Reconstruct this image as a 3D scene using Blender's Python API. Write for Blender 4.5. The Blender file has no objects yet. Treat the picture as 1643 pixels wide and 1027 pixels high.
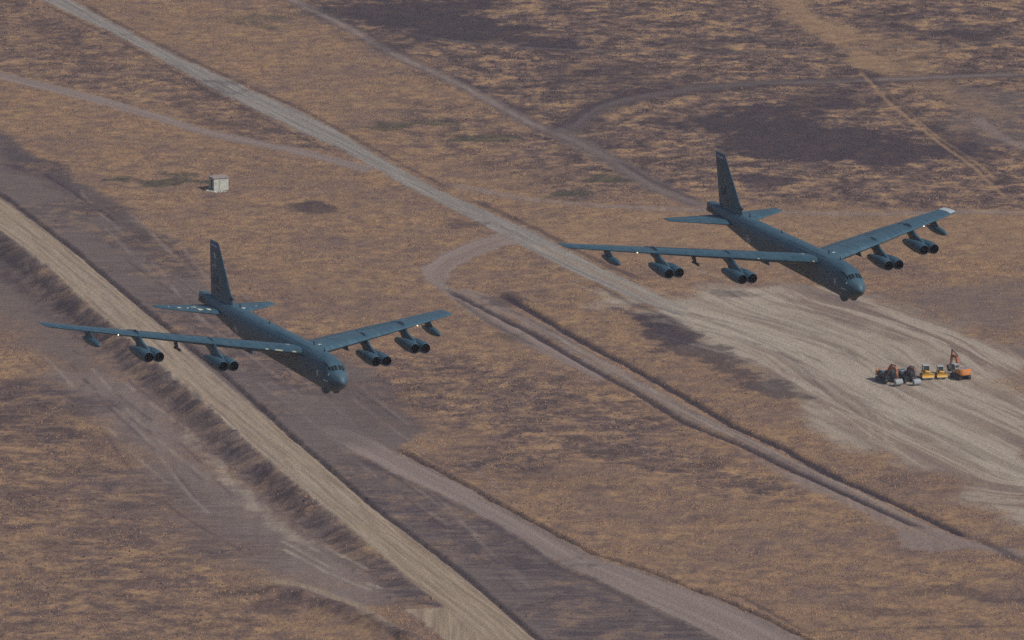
import bpy, bmesh, math, random
import numpy as np
from mathutils import Matrix, Vector

random.seed(7)
rng = np.random.default_rng(11)
SC = bpy.context.scene
COL = SC.collection
R = math.radians

# ------------------------------------------------------------------ camera, sky, sun, exposure
DEP = R(12.0)                       # the camera looks down by this much
CAM = np.array([0.0, -1755.0, 373.0])
HFOV = R(6.5)
PW, PH = 1643.0, 1027.0             # pixel frame in which sight lines are given
FPX = PW / 2 / math.tan(HFOV / 2)

cd = bpy.data.cameras.new('camera')
cam = bpy.data.objects.new('camera', cd)
COL.objects.link(cam)
cam.location = CAM
cam.rotation_euler = (math.pi / 2 - DEP, 0, 0)
cd.sensor_fit = 'HORIZONTAL'
cd.angle = HFOV
cd.clip_start = 1.0
cd.clip_end = 80000.0
SC.camera = cam

SUN_AZ = math.atan2(0.86, -0.50)    # compass angle from +Y towards +X
SUN_EL = R(44)
w = bpy.data.worlds.new('World')
SC.world = w
w.use_nodes = True
nt = w.node_tree
bg = nt.nodes['Background']
sky = nt.nodes.new('ShaderNodeTexSky')
sky.sky_type = 'NISHITA'
sky.sun_disc = False
sky.sun_elevation = SUN_EL
sky.sun_rotation = SUN_AZ
sky.altitude = 300
sky.dust_density = 2.0
nt.links.new(sky.outputs['Color'], bg.inputs['Color'])
bg.inputs['Strength'].default_value = 0.062

sd = bpy.data.lights.new('sun', 'SUN')
sun = bpy.data.objects.new('sun', sd)
COL.objects.link(sun)
sd.energy = 2.75
sd.angle = R(1.0)
sd.color = (1.0, 0.95, 0.90)
sdir = Vector((math.sin(SUN_AZ) * math.cos(SUN_EL), math.cos(SUN_AZ) * math.cos(SUN_EL), math.sin(SUN_EL)))
sun.rotation_euler = sdir.to_track_quat('Z', 'Y').to_euler()
sun.location = (300, -300, 500)

SC.view_settings.view_transform = 'Standard'
SC.view_settings.look = 'None'
SC.view_settings.gamma = 1.0
SC.view_settings.use_curve_mapping = False
SC.view_settings.exposure = 0.24
SC.cycles.max_bounces = 5
SC.cycles.use_denoising = False

HAZE = 0.00004


# ------------------------------------------------------------------ helpers
def ray(u, v):
    x = (u - PW / 2) / FPX
    z = (PH / 2 - v) / FPX
    c, s = math.cos(DEP), math.sin(DEP)
    return np.array([x, c + z * s, -s + z * c])


def G(u, v, z=0.0):
    """the place on the ground (height z) along a sight line"""
    d = ray(u, v)
    t = (z - CAM[2]) / d[2]
    p = CAM + d * t
    return (p[0], p[1])


def GL(pts, z=0.0):
    return np.array([G(u, v, z) for u, v in pts])


def smooth(a, b, x):
    t = np.clip((x - a) / (b - a), 0, 1)
    return t * t * (3 - 2 * t)


def _hash(ix, iy, seed):
    h = (ix.astype(np.int64) * 374761393 + iy.astype(np.int64) * 668265263 + seed * 144665) & 0xFFFFFFFF
    h = ((h ^ (h >> 13)) * 1274126177) & 0xFFFFFFFF
    return ((h ^ (h >> 16)) & 0xFFFF) / 65535.0


def vnoise(x, y, seed=0):
    ix, iy = np.floor(x), np.floor(y)
    fx, fy = x - ix, y - iy
    fx = fx * fx * fx * (fx * (fx * 6 - 15) + 10)
    fy = fy * fy * fy * (fy * (fy * 6 - 15) + 10)
    ix = ix.astype(np.int64)
    iy = iy.astype(np.int64)
    a = _hash(ix, iy, seed)
    b = _hash(ix + 1, iy, seed)
    c = _hash(ix, iy + 1, seed)
    d = _hash(ix + 1, iy + 1, seed)
    return a + (b - a) * fx + (c - a) * fy + (a - b - c + d) * fx * fy


def fbm(x, y, scale, octaves=4, seed=0, gain=0.5):
    """0..1, mean 0.5"""
    out = 0
    amp = 1
    tot = 0
    ca, sa = math.cos(0.6), math.sin(0.6)
    px, py = x / scale, y / scale
    for o in range(octaves):
        out = out + amp * vnoise(px, py, seed + o * 17)
        tot += amp
        amp *= gain
        px, py = (px * ca - py * sa) * 2.03 + 5.1, (px * sa + py * ca) * 2.03 + 9.7
    return out / tot


def seg_dist(X, Y, line):
    """distance to a polyline, arc length at the nearest point, signed side (left of travel > 0)"""
    best = np.full(X.shape, 1e18)
    along = np.zeros(X.shape)
    side = np.zeros(X.shape)
    acc = 0.0
    for (ax, ay), (bx, by) in zip(line[:-1], line[1:]):
        dx, dy = bx - ax, by - ay
        L = math.hypot(dx, dy)
        t = np.clip(((X - ax) * dx + (Y - ay) * dy) / (L * L), 0, 1)
        qx, qy = X - (ax + t * dx), Y - (ay + t * dy)
        d = qx * qx + qy * qy
        m = d < best
        best = np.where(m, d, best)
        along = np.where(m, acc + t * L, along)
        side = np.where(m, np.sign(dx * (Y - ay) - dy * (X - ax)), side)
        acc += L
    return np.sqrt(best), along, side


def poly_sdf(X, Y, poly):
    """> 0 inside"""
    p = list(poly) + [poly[0]]
    d, _, _ = seg_dist(X, Y, np.array(p))
    ins = np.zeros(X.shape, bool)
    for (ax, ay), (bx, by) in zip(p[:-1], p[1:]):
        if ay == by:
            continue
        c = ((ay > Y) != (by > Y)) & (X < (bx - ax) * (Y - ay) / (by - ay) + ax)
        ins ^= c
    return np.where(ins, d, -d)


def link(o, parent=None):
    COL.objects.link(o)
    if parent is not None:
        o.parent = parent
    return o


def empty(name, loc, label, cat, group=None, rot=None):
    o = bpy.data.objects.new(name, None)
    COL.objects.link(o)
    o.empty_display_size = 0.5
    o.location = loc
    if rot is not None:
        o.rotation_euler = rot
    o['label'] = label
    o['category'] = cat
    if group:
        o['group'] = group
    return o


def mesh_obj(name, bm, mat, parent=None, smooth_angle=None):
    me = bpy.data.meshes.new(name)
    bm.normal_update()
    bm.to_mesh(me)
    bm.free()
    me.materials.append(mat)
    if smooth_angle is not None:
        me.polygons.foreach_set('use_smooth', [True] * len(me.polygons))
        if smooth_angle < 180:
            me.set_sharp_from_angle(angle=R(smooth_angle))
    return link(bpy.data.objects.new(name, me), parent)


def copy_tree(o, parent=None):
    c = o.copy()
    COL.objects.link(c)
    c.parent = parent
    for ch in o.children:
        copy_tree(ch, c)
    return c


def raw_mesh(name, verts, faces4=None, faces3=None, mat=None, attrs=(), smooth_shade=True):
    me = bpy.data.meshes.new(name)
    n4 = 0 if faces4 is None else len(faces4)
    n3 = 0 if faces3 is None else len(faces3)
    me.vertices.add(len(verts))
    me.vertices.foreach_set('co', np.asarray(verts, np.float32).ravel())
    idx = []
    if n4:
        idx.append(np.asarray(faces4, np.int32).ravel())
    if n3:
        idx.append(np.asarray(faces3, np.int32).ravel())
    idx = np.concatenate(idx)
    tot = np.concatenate([np.full(n4, 4, np.int32), np.full(n3, 3, np.int32)])
    start = np.concatenate([[0], np.cumsum(tot)[:-1]]).astype(np.int32)
    me.loops.add(len(idx))
    me.loops.foreach_set('vertex_index', idx)
    me.polygons.add(n4 + n3)
    me.polygons.foreach_set('loop_start', start)
    me.polygons.foreach_set('loop_total', tot)
    me.polygons.foreach_set('use_smooth', np.full(n4 + n3, smooth_shade))
    for an, typ, arr in attrs:
        a = me.attributes.new(an, typ, 'POINT')
        a.data.foreach_set('color' if typ == 'FLOAT_COLOR' else ('vector' if typ == 'FLOAT_VECTOR' else 'value'),
                           np.asarray(arr, np.float32).ravel())
    me.update(calc_edges=True)
    me.validate()
    if mat:
        me.materials.append(mat)
    return link(bpy.data.objects.new(name, me))


def box(bm, c, s, rot=None, taper=None):
    """box of size s round c; taper = (sx, sy) scale of the top"""
    vs = []
    for z in (-.5, .5):
        k = taper if (taper and z > 0) else (1, 1)
        for x, y in ((-.5, -.5), (.5, -.5), (.5, .5), (-.5, .5)):
            p = Vector((x * s[0] * k[0], y * s[1] * k[1], z * s[2]))
            if rot is not None:
                p = rot @ p
            vs.append(bm.verts.new(p + Vector(c)))
    for f in ((3, 2, 1, 0), (4, 5, 6, 7), (0, 1, 5, 4), (1, 2, 6, 5), (2, 3, 7, 6), (3, 0, 4, 7)):
        bm.faces.new([vs[i] for i in f])


# ------------------------------------------------------------------ material helpers
class NT:
    def __init__(self, name):
        self.m = bpy.data.materials.new(name)
        self.m.use_nodes = True
        self.t = self.m.node_tree
        self.b = self.t.nodes['Principled BSDF']

    def n(self, kind, **kw):
        nd = self.t.nodes.new(kind)
        for k, v in kw.items():
            setattr(nd, k, v)
        return nd

    def l(self, a, b):
        self.t.links.new(a, b)

    def noise(self, vec, scale, detail=3, rough=0.55, dist=0.0):
        nd = self.n('ShaderNodeTexNoise')
        nd.inputs['Scale'].default_value = scale
        nd.inputs['Detail'].default_value = detail
        nd.inputs['Roughness'].default_value = rough
        nd.inputs['Distortion'].default_value = dist
        if vec is not None:
            self.l(vec, nd.inputs['Vector'])
        return nd.outputs['Fac']

    def ramp(self, fac, stops, interp='LINEAR'):
        nd = self.n('ShaderNodeValToRGB')
        nd.color_ramp.interpolation = interp
        el = nd.color_ramp.elements
        while len(el) < len(stops):
            el.new(0.5)
        for e, (p, c) in zip(el, stops):
            e.position = p
            e.color = (*c, 1) if len(c) == 3 else c
        self.l(fac, nd.inputs['Fac'])
        return nd.outputs['Color']

    def mix(self, fac, a, b, mode='MIX'):
        nd = self.n('ShaderNodeMix', data_type='RGBA', blend_type=mode)
        for sock, v in ((nd.inputs[0], fac), (nd.inputs[6], a), (nd.inputs[7], b)):
            if isinstance(v, (int, float)):
                sock.default_value = v
            elif isinstance(v, tuple):
                sock.default_value = (*v, 1)
            else:
                self.l(v, sock)
        return nd.outputs[2]

    def math(self, op, a, b=0.0, c=None):
        nd = self.n('ShaderNodeMath', operation=op)
        for i, v in enumerate((a, b, c)):
            if v is None:
                continue
            if isinstance(v, (int, float)):
                nd.inputs[i].default_value = v
            else:
                self.l(v, nd.inputs[i])
        return nd.outputs[0]

    def attr(self, name):
        return self.n('ShaderNodeAttribute', attribute_name=name)

    def bump(self, height, strength, dist, normal=None):
        nd = self.n('ShaderNodeBump')
        nd.inputs['Strength'].default_value = strength
        nd.inputs['Distance'].default_value = dist
        self.l(height, nd.inputs['Height'])
        if normal is not None:
            self.l(normal, nd.inputs['Normal'])
        return nd.outputs['Normal']


def paint(name, color, rough=0.5, metal=0.0, var=0.15, scale=1.2, spec=0.5, dirt=None):
    k = NT(name)
    pos = k.n('ShaderNodeTexCoord').outputs['Object']
    f = k.noise(pos, scale, 4, 0.6)
    lo = tuple(c * (1 - var) for c in color)
    hi = tuple(min(1, c * (1 + var)) for c in color)
    c = k.ramp(f, [(0.3, lo), (0.7, hi)])
    if dirt:
        f2 = k.noise(pos, scale * 2.7, 5, 0.7)
        c = k.mix(k.ramp(f2, [(0.52, (0, 0, 0)), (0.7, (1, 1, 1))]), c, dirt)
    k.l(c, k.b.inputs['Base Color'])
    k.b.inputs['Roughness'].default_value = rough
    k.b.inputs['Metallic'].default_value = metal
    k.b.inputs['Specular IOR Level'].default_value = spec
    return k.m


# ------------------------------------------------------------------ ground grid
def axis(lo, hi, step, far_lo, far_hi, grow=1.16):
    a = list(np.arange(lo, hi + step * 0.5, step))
    s = step
    x = a[-1]
    while x < far_hi:
        s *= grow
        x += s
        a.append(x)
    s = step
    x = a[0]
    pre = []
    while x > far_lo:
        s *= grow
        x -= s
        pre.append(x)
    return np.array(pre[::-1] + a), len(pre), len(a) - 0


FX0, FX1, FDX = -128.0, 128.0, 0.4
FY0, FY1, FDY = -275.0, 385.0, 0.8
ax_x, nx_pre, _ = axis(FX0, FX1, FDX, -30000, 30000)
ax_y, ny_pre, _ = axis(FY0, FY1, FDY, -12000, 45000)
NX, NY = len(ax_x), len(ax_y)
GX, GY = np.meshgrid(ax_x, ax_y)            # shape (NY, NX)
X, Y = GX.ravel(), GY.ravel()
NV = len(X)

CLASSES = ['grass', 'scrub', 'bare', 'dark', 'gravel', 'tan', 'pink', 'sand', 'green', 'pale', 'plough', 'streak']
Wt = {c: np.zeros(NV) for c in CLASSES}
Wt['grass'][:] = 1.0
track = np.zeros((NV, 3))
track[:, 0] = X
track[:, 1] = Y
Hh = np.zeros(NV)

EDGE = fbm(X, Y, 3.0, 4, 5) - 0.5            # used to roughen every border
EDGE2 = fbm(X, Y, 16.0, 4, 31) - 0.5
EDGE3 = fbm(X, Y, 7.0, 4, 57) - 0.5


def subset(pts, margin):
    lo = pts.min(0) - margin
    hi = pts.max(0) + margin
    return np.nonzero((X > lo[0]) & (X < hi[0]) & (Y > lo[1]) & (Y < hi[1]))[0]


def lay(cls, idx, m):
    for c in CLASSES:
        Wt[c][idx] *= (1 - m)
    Wt[cls][idx] += m


ROADS = []


def area(cls, px, z=0.0, soft=1.0, amp=2.0, amp2=0.0, strength=1.0, name=None, centre=None):
    """a patch of one soil with a ragged border"""
    P = GL(px, z)
    idx = subset(P, 12 + soft * 2 + amp2 * .5)
    d = poly_sdf(X[idx], Y[idx], P) + EDGE[idx] * amp + EDGE2[idx] * amp2
    m = smooth(-soft, soft, d) * strength
    lay(cls, idx, m)
    if centre is not None:
        dd, al, sd_ = seg_dist(X[idx], Y[idx], GL(centre, z))
        s = m > 0.02
        track[idx[s], 0] = (dd * sd_)[s]
        track[idx[s], 1] = al[s]
    full = np.zeros(NV)
    full[idx] = m
    if name:
        ROADS.append((name, full))
    return full


def strip(cls, up, low, z=0.0, soft=0.5, amp=1.2, amp2=0.0, strength=1.0, name=None):
    """a road between its two edges"""
    n = 24

    def resample(e):
        e = np.array(e, float)
        s = np.concatenate([[0], np.cumsum(np.hypot(*np.diff(e, axis=0).T))])
        t = np.linspace(0, s[-1], n)
        return np.stack([np.interp(t, s, e[:, 0]), np.interp(t, s, e[:, 1])], 1)
    c = (resample(up) + resample(low)) / 2
    return area(cls, list(up) + list(low)[::-1], z, soft, amp, amp2, strength, name, centre=[tuple(q) for q in c])


def line(cls, px, half, z=0.0, soft=0.4, amp=0.8, strength=1.0, depth=0.0, berm=0.0, name=None, paint_track=False):
    P = GL(px, z)
    idx = subset(P, half * 4 + 8)
    d, al, sd_ = seg_dist(X[idx], Y[idx], P)
    dn = d + EDGE[idx] * amp
    L = np.hypot(*np.diff(P, axis=0).T).sum()
    tip = smooth(0, 6, al) * smooth(0, 6, L - al)
    m = smooth(half + soft, half - soft, dn) * strength * np.where(tip > 0, 0.3 + 0.7 * tip, 0)
    if cls:
        lay(cls, idx, m)
    if depth or berm:
        Hh[idx] -= depth * np.exp(-(dn / half) ** 2) * tip
        Hh[idx] += berm * np.exp(-((dn - 2.1 * half) / half) ** 2) * tip
    if paint_track:
        s = m > 0.02
        track[idx[s], 0] = (d * sd_)[s]
        track[idx[s], 1] = al[s]
    full = np.zeros(NV)
    full[idx] = m
    if name:
        ROADS.append((name, full))
    return full


def blob(cls, u, v, ru, rv, strength=0.9, amp=1.0):
    cx, cy = G(u, v)
    sx = abs(G(u + ru, v)[0] - cx)
    sy = abs(G(u, v + rv)[1] - cy)
    idx = np.nonzero((abs(X - cx) < sx * 2) & (abs(Y - cy) < sy * 2))[0]
    d = np.hypot((X[idx] - cx) / sx, (Y[idx] - cy) / sy) + EDGE3[idx] * amp * 3.0 + EDGE[idx] * amp * 1.2
    lay(cls, idx, smooth(1.2, 0.55, d) * strength)


def bundle(cls, px, offsets, half, strength, z=0.0, wob=1.2, depth=0.0):
    """wheel marks: thin lines that run beside a given course (offsets in metres to its left), with wander and gaps"""
    P = GL(px, z)
    s = np.concatenate([[0], np.cumsum(np.hypot(*np.diff(P, axis=0).T))])
    n = max(8, int(s[-1] / 12))
    t = np.linspace(0, s[-1], n)
    Q = np.stack([np.interp(t, s, P[:, 0]), np.interp(t, s, P[:, 1])], 1)
    T = np.gradient(Q, axis=0)
    T /= np.hypot(T[:, 0], T[:, 1])[:, None]
    N = np.stack([-T[:, 1], T[:, 0]], 1)
    for o in offsets:
        ph = rng.uniform(0, 50)
        wv = np.array([math.sin(q * 0.021 + ph) + 0.5 * math.sin(q * 0.057 + ph * 2) for q in t]) * wob
        i0 = int(rng.uniform(0, 0.3) * n)
        i1 = int(rng.uniform(0.65, 1.0) * n)
        L = (Q + N * (o + wv)[:, None])[i0:max(i1, i0 + 3)]
        idx = subset(L, half * 4 + 6)
        d, al, sd_ = seg_dist(X[idx], Y[idx], L)
        brk = smooth(0.28, 0.5, vnoise(al / 9.0, np.full(al.shape, o * 3.7), 61))
        m = smooth(half + 0.3, half - 0.3, d + EDGE[idx] * 0.5) * strength * brk
        lay(cls, idx, m)
        Hh[idx] -= depth * m


# --- broad soils
area('scrub', [(400, -60), (1750, -60), (1750, 330), (1500, 335), (1200, 330), (1000, 290), (880, 215), (640, 95), (470, 0)],
     soft=6, amp=6, amp2=30, strength=0.75)
area('scrub', [(-80, -40), (60, 0), (330, 130), (520, 235), (480, 235), (300, 190), (120, 135), (-80, 95)], soft=5, amp=5, amp2=20, strength=0.55)
area('scrub', [(640, 160), (800, 170), (960, 260), (1080, 310), (920, 318), (760, 280), (640, 225)], soft=6, amp=5, amp2=20, strength=0.45)
area('dark', [(560, -20), (720, -5), (830, 30), (960, 64), (870, 84), (717, 66), (560, 32)], soft=4, amp=16, amp2=34, strength=0.9)
area('dark', [(1150, 200), (1215, 182), (1300, 182), (1370, 203), (1440, 222), (1525, 240), (1470, 262), (1327, 268), (1227, 258), (1165, 232)],
     soft=3, amp=16, amp2=36, strength=0.9)
area('dark', [(1500, 206), (1605, 240), (1595, 268), (1520, 238)], soft=3, amp=8, amp2=14, strength=0.75)
area('dark', [(1280, 140), (1400, 150), (1400, 175), (1290, 170)], soft=3, amp=5, amp2=16, strength=0.6)
area('dark', [(820, 100), (1040, 95), (1110, 150), (930, 150)], soft=4, amp=5, amp2=20, strength=0.45)
area('bare', [(1490, 134), (1660, 150), (1660, 245), (1590, 230), (1540, 200)], soft=4, amp=4, amp2=12, strength=0.55)
area('pale', [(1185, -30), (1275, -30), (1330, 30), (1400, 85), (1440, 125), (1390, 118), (1340, 75), (1240, 20)], soft=2, amp=4, amp2=10, strength=0.9)
area('pale', [(1340, 40), (1470, 70), (1500, 120), (1600, 190), (1500, 165), (1400, 100)], soft=4, amp=4, amp2=14, strength=0.5)
area('pale', [(800, 352), (1200, 335), (1680, 345), (1680, 430), (1450, 400), (1200, 440), (1060, 430), (900, 395)], soft=5, amp=4, amp2=18, strength=0.55)
area('bare', [(1420, 470), (1660, 450), (1660, 570), (1560, 520), (1470, 500)], soft=5, amp=4, amp2=18, strength=0.6)

# ploughed and scraped ground to the right of the tan road
area('bare', [(-60, 190), (0, 212), (45, 238), (100, 276), (170, 312), (235, 352), (285, 402), (345, 462), (430, 520), (520, 560), (600, 590),
              (640, 640), (690, 690), (640, 720), (540, 692), (560, 716), (660, 770), (740, 810), (840, 867), (890, 900), (975, 940), (1105, 1000),
              (1200, 1060), (900, 1060), (780, 975), (640, 866), (525, 770), (412, 672), (280, 566), (112, 420), (5, 340), (-60, 300)],
     soft=1.6, amp=4.0, amp2=7.0, strength=0.97)
area('plough', [(556, 760), (640, 790), (740, 840), (860, 900), (960, 950), (1100, 1010), (1180, 1060), (920, 1060), (800, 960), (667, 858), (580, 790)],
     soft=5, amp=4, amp2=8, strength=0.85)
area('plough', [(230, 460), (330, 470), (420, 540), (520, 640), (520, 690), (460, 680), (330, 565), (240, 490)], soft=6, amp=4, amp2=10, strength=0.7)
area('dark', [(0, 215), (60, 248), (130, 290), (210, 340), (270, 400), (300, 440), (260, 430), (190, 370), (100, 310), (0, 262)], soft=3, amp=5, amp2=10, strength=0.6)
area('dark', [(400, 590), (560, 600), (660, 640), (690, 690), (600, 690), (520, 700), (470, 670)], soft=6, amp=5, amp2=16, strength=0.4)
area('dark', [(700, 690), (860, 740), (1000, 780), (960, 800), (800, 760)], soft=5, amp=4, amp2=16, strength=0.3)
area('scrub', [(560, 560), (800, 580), (1000, 640), (1180, 740), (1240, 800), (1000, 760), (800, 720), (640, 660)], soft=8, amp=6, amp2=30, strength=0.6)

area('grass', [(100, 280), (235, 355), (345, 465), (520, 560), (640, 640), (700, 690), (560, 700), (420, 600), (250, 440)], soft=8, amp=16, amp2=50, strength=0.22)
area('scrub', [(20, 250), (235, 365), (345, 475), (520, 580), (560, 690), (740, 815), (975, 945), (1100, 1040), (880, 1040), (680, 860), (460, 670), (250, 480), (60, 330)],
     soft=8, amp=14, amp2=60, strength=0.35)
bundle('pink', [(60, 290), (180, 400), (320, 530), (470, 660), (600, 770), (720, 870), (850, 980)], [2, 5, 7, 10, 14, 18], 0.3, 0.5, wob=1.6)
bundle('dark', [(60, 290), (180, 400), (320, 530), (470, 660), (600, 770), (720, 870), (850, 980)], [3, 6, 11, 16], 0.3, 0.45, wob=1.6)
# low plain left of the tan road's bank
ZB = -2.0
area('bare', [(-60, 376), (0, 392), (60, 440), (130, 510), (200, 590), (300, 693), (362, 757), (419, 807), (486, 854), (522, 887), (600, 935), (700, 972),
              (640, 990), (560, 985), (460, 960), (380, 925), (320, 870), (240, 762), (210, 722), (164, 683), (110, 632), (60, 580), (0, 520), (-60, 480)],
     z=ZB, soft=7.0, amp=6, amp2=12, strength=0.85)
area('pink', [(60, 600), (200, 600), (300, 700), (420, 812), (522, 890), (680, 965), (560, 980), (400, 925), (300, 830), (200, 710)], z=ZB, soft=7, amp=6, amp2=16, strength=0.5)
area('grass', [(100, 760), (240, 770), (360, 880), (460, 950), (380, 960), (200, 900)], z=ZB, soft=9, amp=8, amp2=30, strength=0.6)
area('plough', [(120, 770), (260, 735), (420, 860), (480, 930), (330, 935), (220, 860)], z=ZB, soft=6, amp=5, amp2=14, strength=0.5)
area('dark', [(-20, 395), (50, 432), (130, 500), (200, 560), (170, 575), (100, 520), (30, 470), (-20, 430)], z=ZB, soft=3, amp=4, amp2=8, strength=0.75)
area('dark', [(-20, 600), (110, 610), (170, 690), (200, 735), (90, 720), (-20, 690)], z=ZB, soft=6, amp=5, amp2=22, strength=0.5)
area('scrub', [(-60, 600), (100, 620), (230, 770), (330, 900), (500, 1060), (-60, 1060)], z=ZB, soft=8, amp=6, amp2=26, strength=0.4)
bundle('dark', [(150, 560), (300, 700), (420, 820), (560, 920)], [-6, -9, -14, -3, 2], 0.3, 0.5, z=ZB)
bundle('sand', [(150, 560), (300, 700), (420, 820), (560, 920)], [-4, -8, -11, 1], 0.3, 0.4, z=ZB)
line('sand', [(300, 690), (345, 740), (390, 790), (440, 845), (500, 885)], 1.0, z=ZB, soft=1.2, amp=7.0, strength=0.55)
line('tan', [(430, 945), (490, 960), (560, 985), (640, 1035)], 1.4, z=ZB, soft=0.6, amp=1.4, strength=0.8)

# --- the sandy yard with the machines and the gravel road that runs into it
CEN = [(60, -20), (217, 64), (343, 132), (470, 191), (550, 228), (609, 264), (671, 296), (735, 326), (828, 370), (893, 406), (960, 440),
       (1027, 472), (1099, 503), (1190, 530), (1294, 566), (1394, 628), (1512, 688), (1660, 760)]
YARD = [(985, 470), (1060, 470), (1130, 455), (1250, 452), (1330, 470), (1420, 492), (1530, 520), (1665, 560), (1665, 850), (1580, 800), (1500, 752),
        (1400, 712), (1345, 692), (1290, 655), (1220, 610), (1140, 560), (1060, 515)]
area('sand', YARD, soft=6, amp=5, amp2=22, strength=0.92, name='sandy_yard', centre=CEN)
area('streak', [(1093, 545), (1180, 575), (1300, 640), (1400, 700), (1500, 750), (1660, 830), (1660, 795), (1520, 722), (1420, 666), (1330, 615), (1200, 560)],
     soft=3, amp=5, amp2=10, strength=0.6, centre=CEN)
area('streak', [(1240, 455), (1400, 490), (1660, 560), (1660, 640), (1560, 590), (1440, 540), (1330, 500)], soft=6, amp=6, amp2=18, strength=0.75, centre=CEN)
area('streak', [(1560, 600), (1660, 620), (1660, 740), (1600, 700)], soft=6, amp=6, amp2=18, strength=0.5, centre=CEN)
area('dark', [(1000, 498), (1060, 512), (1120, 538), (1180, 576), (1250, 618), (1296, 640), (1262, 652), (1190, 622), (1110, 575), (1050, 540)], soft=1.5, amp=8, amp2=14, strength=0.7)
area('sand', [(1093, 494), (1200, 522), (1300, 556), (1390, 615), (1460, 655), (1528, 684), (1660, 745), (1660, 790), (1520, 712), (1420, 668), (1340, 612), (1230, 560), (1093, 512)],
     soft=2, amp=3, amp2=4, strength=0.95, centre=CEN)
bundle('dark', CEN[10:], [3, 6, 11, 17, 24, -3, -7], 0.22, 0.35, wob=3.0)
bundle('bare', CEN[10:], [4, 9, 13, 20, 27, -2, -6], 0.35, 0.45, wob=3.2)
bundle('sand', CEN[10:], [2, 7, 14, 22, -4, -9, -12], 0.3, 0.5, wob=3.2)
for arc in ([(1360, 640), (1385, 660), (1398, 690), (1395, 710)], [(1375, 640), (1410, 668), (1425, 700), (1418, 712)], [(1330, 628), (1370, 668), (1420, 690), (1500, 715)],
            [(1330, 690), (1400, 708), (1480, 712), (1560, 740)], [(1270, 480), (1340, 520), (1420, 580), (1440, 610)], [(1250, 600), (1330, 590), (1400, 600)]):
    line('sand', arc, 0.3, soft=0.3, amp=0.4, strength=0.6)
strip('gravel', [(60, -40), (118, 0), (235, 65), (352, 123), (470, 176), (550, 215), (600, 247), (655, 278), (711, 305), (790, 340), (851, 367), (902, 394),
                 (969, 429), (1036, 463), (1100, 494)],
      [(0, -40), (72, 0), (201, 62), (335, 141), (470, 207), (550, 240), (617, 280), (684, 312), (745, 342), (805, 374), (885, 417), (952, 450), (1019, 481), (1100, 512)],
      soft=0.5, amp=1.0, name='gravel_road')
line('sand', [(860, 388), (950, 432), (1040, 476), (1110, 506)], 1.6, soft=1.2, amp=1, strength=0.8, paint_track=False)

# --- other roads and tracks
strip('pink', [(-80, 96), (0, 114), (167, 157), (335, 208), (502, 243), (600, 268)], [(-80, 108), (0, 127), (167, 169), (335, 219), (502, 254), (590, 278)],
      soft=0.4, amp=0.8, name='dirt_road', strength=0.9)
R3 = [(440, -15), (550, 40), (650, 94), (744, 137), (851, 198), (920, 226), (969, 250), (1052, 301), (1135, 332)]
line('bare', R3, 2.3, soft=0.8, amp=1.2, strength=0.7, name='dirt_track')
line('pink', R3, 0.9, soft=0.6, amp=0.8, strength=0.7)
area('bare', [(880, 205), (930, 215), (1000, 258), (1080, 300), (1135, 325), (1125, 338), (1040, 305), (960, 258), (890, 222)], soft=1, amp=2, amp2=2, strength=0.6)
R3B = [(900, 215), (922, 201), (952, 176), (1002, 161), (1060, 151), (1126, 139), (1227, 132), (1381, 129), (1528, 124), (1660, 120)]
line('dark', R3B, 4.6, soft=1.6, amp=2.4, strength=0.55)
line('bare', R3B, 2.6, soft=1.0, amp=1.6, strength=0.85, name='dirt_track')
line('pink', R3B, 0.8, soft=0.6, amp=1.0, strength=0.45)
line('dark', [(905, 214), (926, 200), (956, 176), (1006, 161), (1064, 150), (1130, 138), (1260, 130), (1400, 128)], 2.0, soft=1.4, amp=2, strength=0.5)
line('bare', [(640, 52), (784, 70), (952, 80), (1100, 83), (1300, 80), (1562, 70), (1660, 66)], 1.2, soft=0.6, amp=1.0, strength=0.5)
line('pink', [(720, 294), (851, 318), (985, 330), (1110, 336), (1250, 341), (1400, 343), (1530, 340), (1660, 343)], 2.0, soft=1.0, amp=1.2, strength=0.6, name='dirt_track')
line('pale', [(1378, 112), (1428, 168), (1512, 231), (1562, 268), (1618, 322)], 0.5, soft=0.3, amp=0.7, strength=0.85)
line('pale', [(1410, 138), (1495, 211), (1569, 261), (1600, 290)], 0.45, soft=0.3, amp=0.7, strength=0.8)
line('dark', [(1384, 112), (1440, 164), (1505, 215), (1560, 256)], 0.6, soft=0.3, amp=0.5, strength=0.5)
line('pink', [(1560, 185), (1600, 215), (1660, 240)], 1.5, soft=0.8, amp=1, strength=0.5)
# looping track
strip('pink', [(812, 371), (785, 376), (765, 381), (711, 405), (676, 428), (684, 450), (712, 470), (760, 505), (850, 556), (960, 612)],
      [(835, 388), (806, 392), (790, 399), (751, 415), (722, 435), (714, 455), (742, 470), (800, 500), (880, 545), (980, 600)], soft=0.7, amp=1.6, name='dirt_track', strength=0.85)
strip('pink', [(745, 462), (778, 470), (885, 526), (985, 586), (1099, 650), (1180, 690), (1270, 735), (1400, 802), (1470, 835), (1560, 872), (1660, 888)],
      [(735, 470), (770, 481), (870, 535), (985, 604), (1099, 672), (1160, 695), (1260, 743), (1390, 812), (1460, 848), (1540, 880), (1660, 900)],
      soft=0.6, amp=1.2, name='dirt_track', strength=0.75)
bundle('dark', [(740, 465), (774, 475), (878, 530), (985, 595), (1099, 661), (1170, 693), (1265, 739), (1395, 807), (1465, 842)], [-.9, .2, 1.1], 0.22, 0.5, wob=.3)
bundle('sand', [(740, 465), (774, 475), (878, 530), (985, 595), (1099, 661), (1170, 693), (1265, 739), (1395, 807), (1465, 842)], [-.4, .7], 0.22, 0.6, wob=.3)
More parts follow.
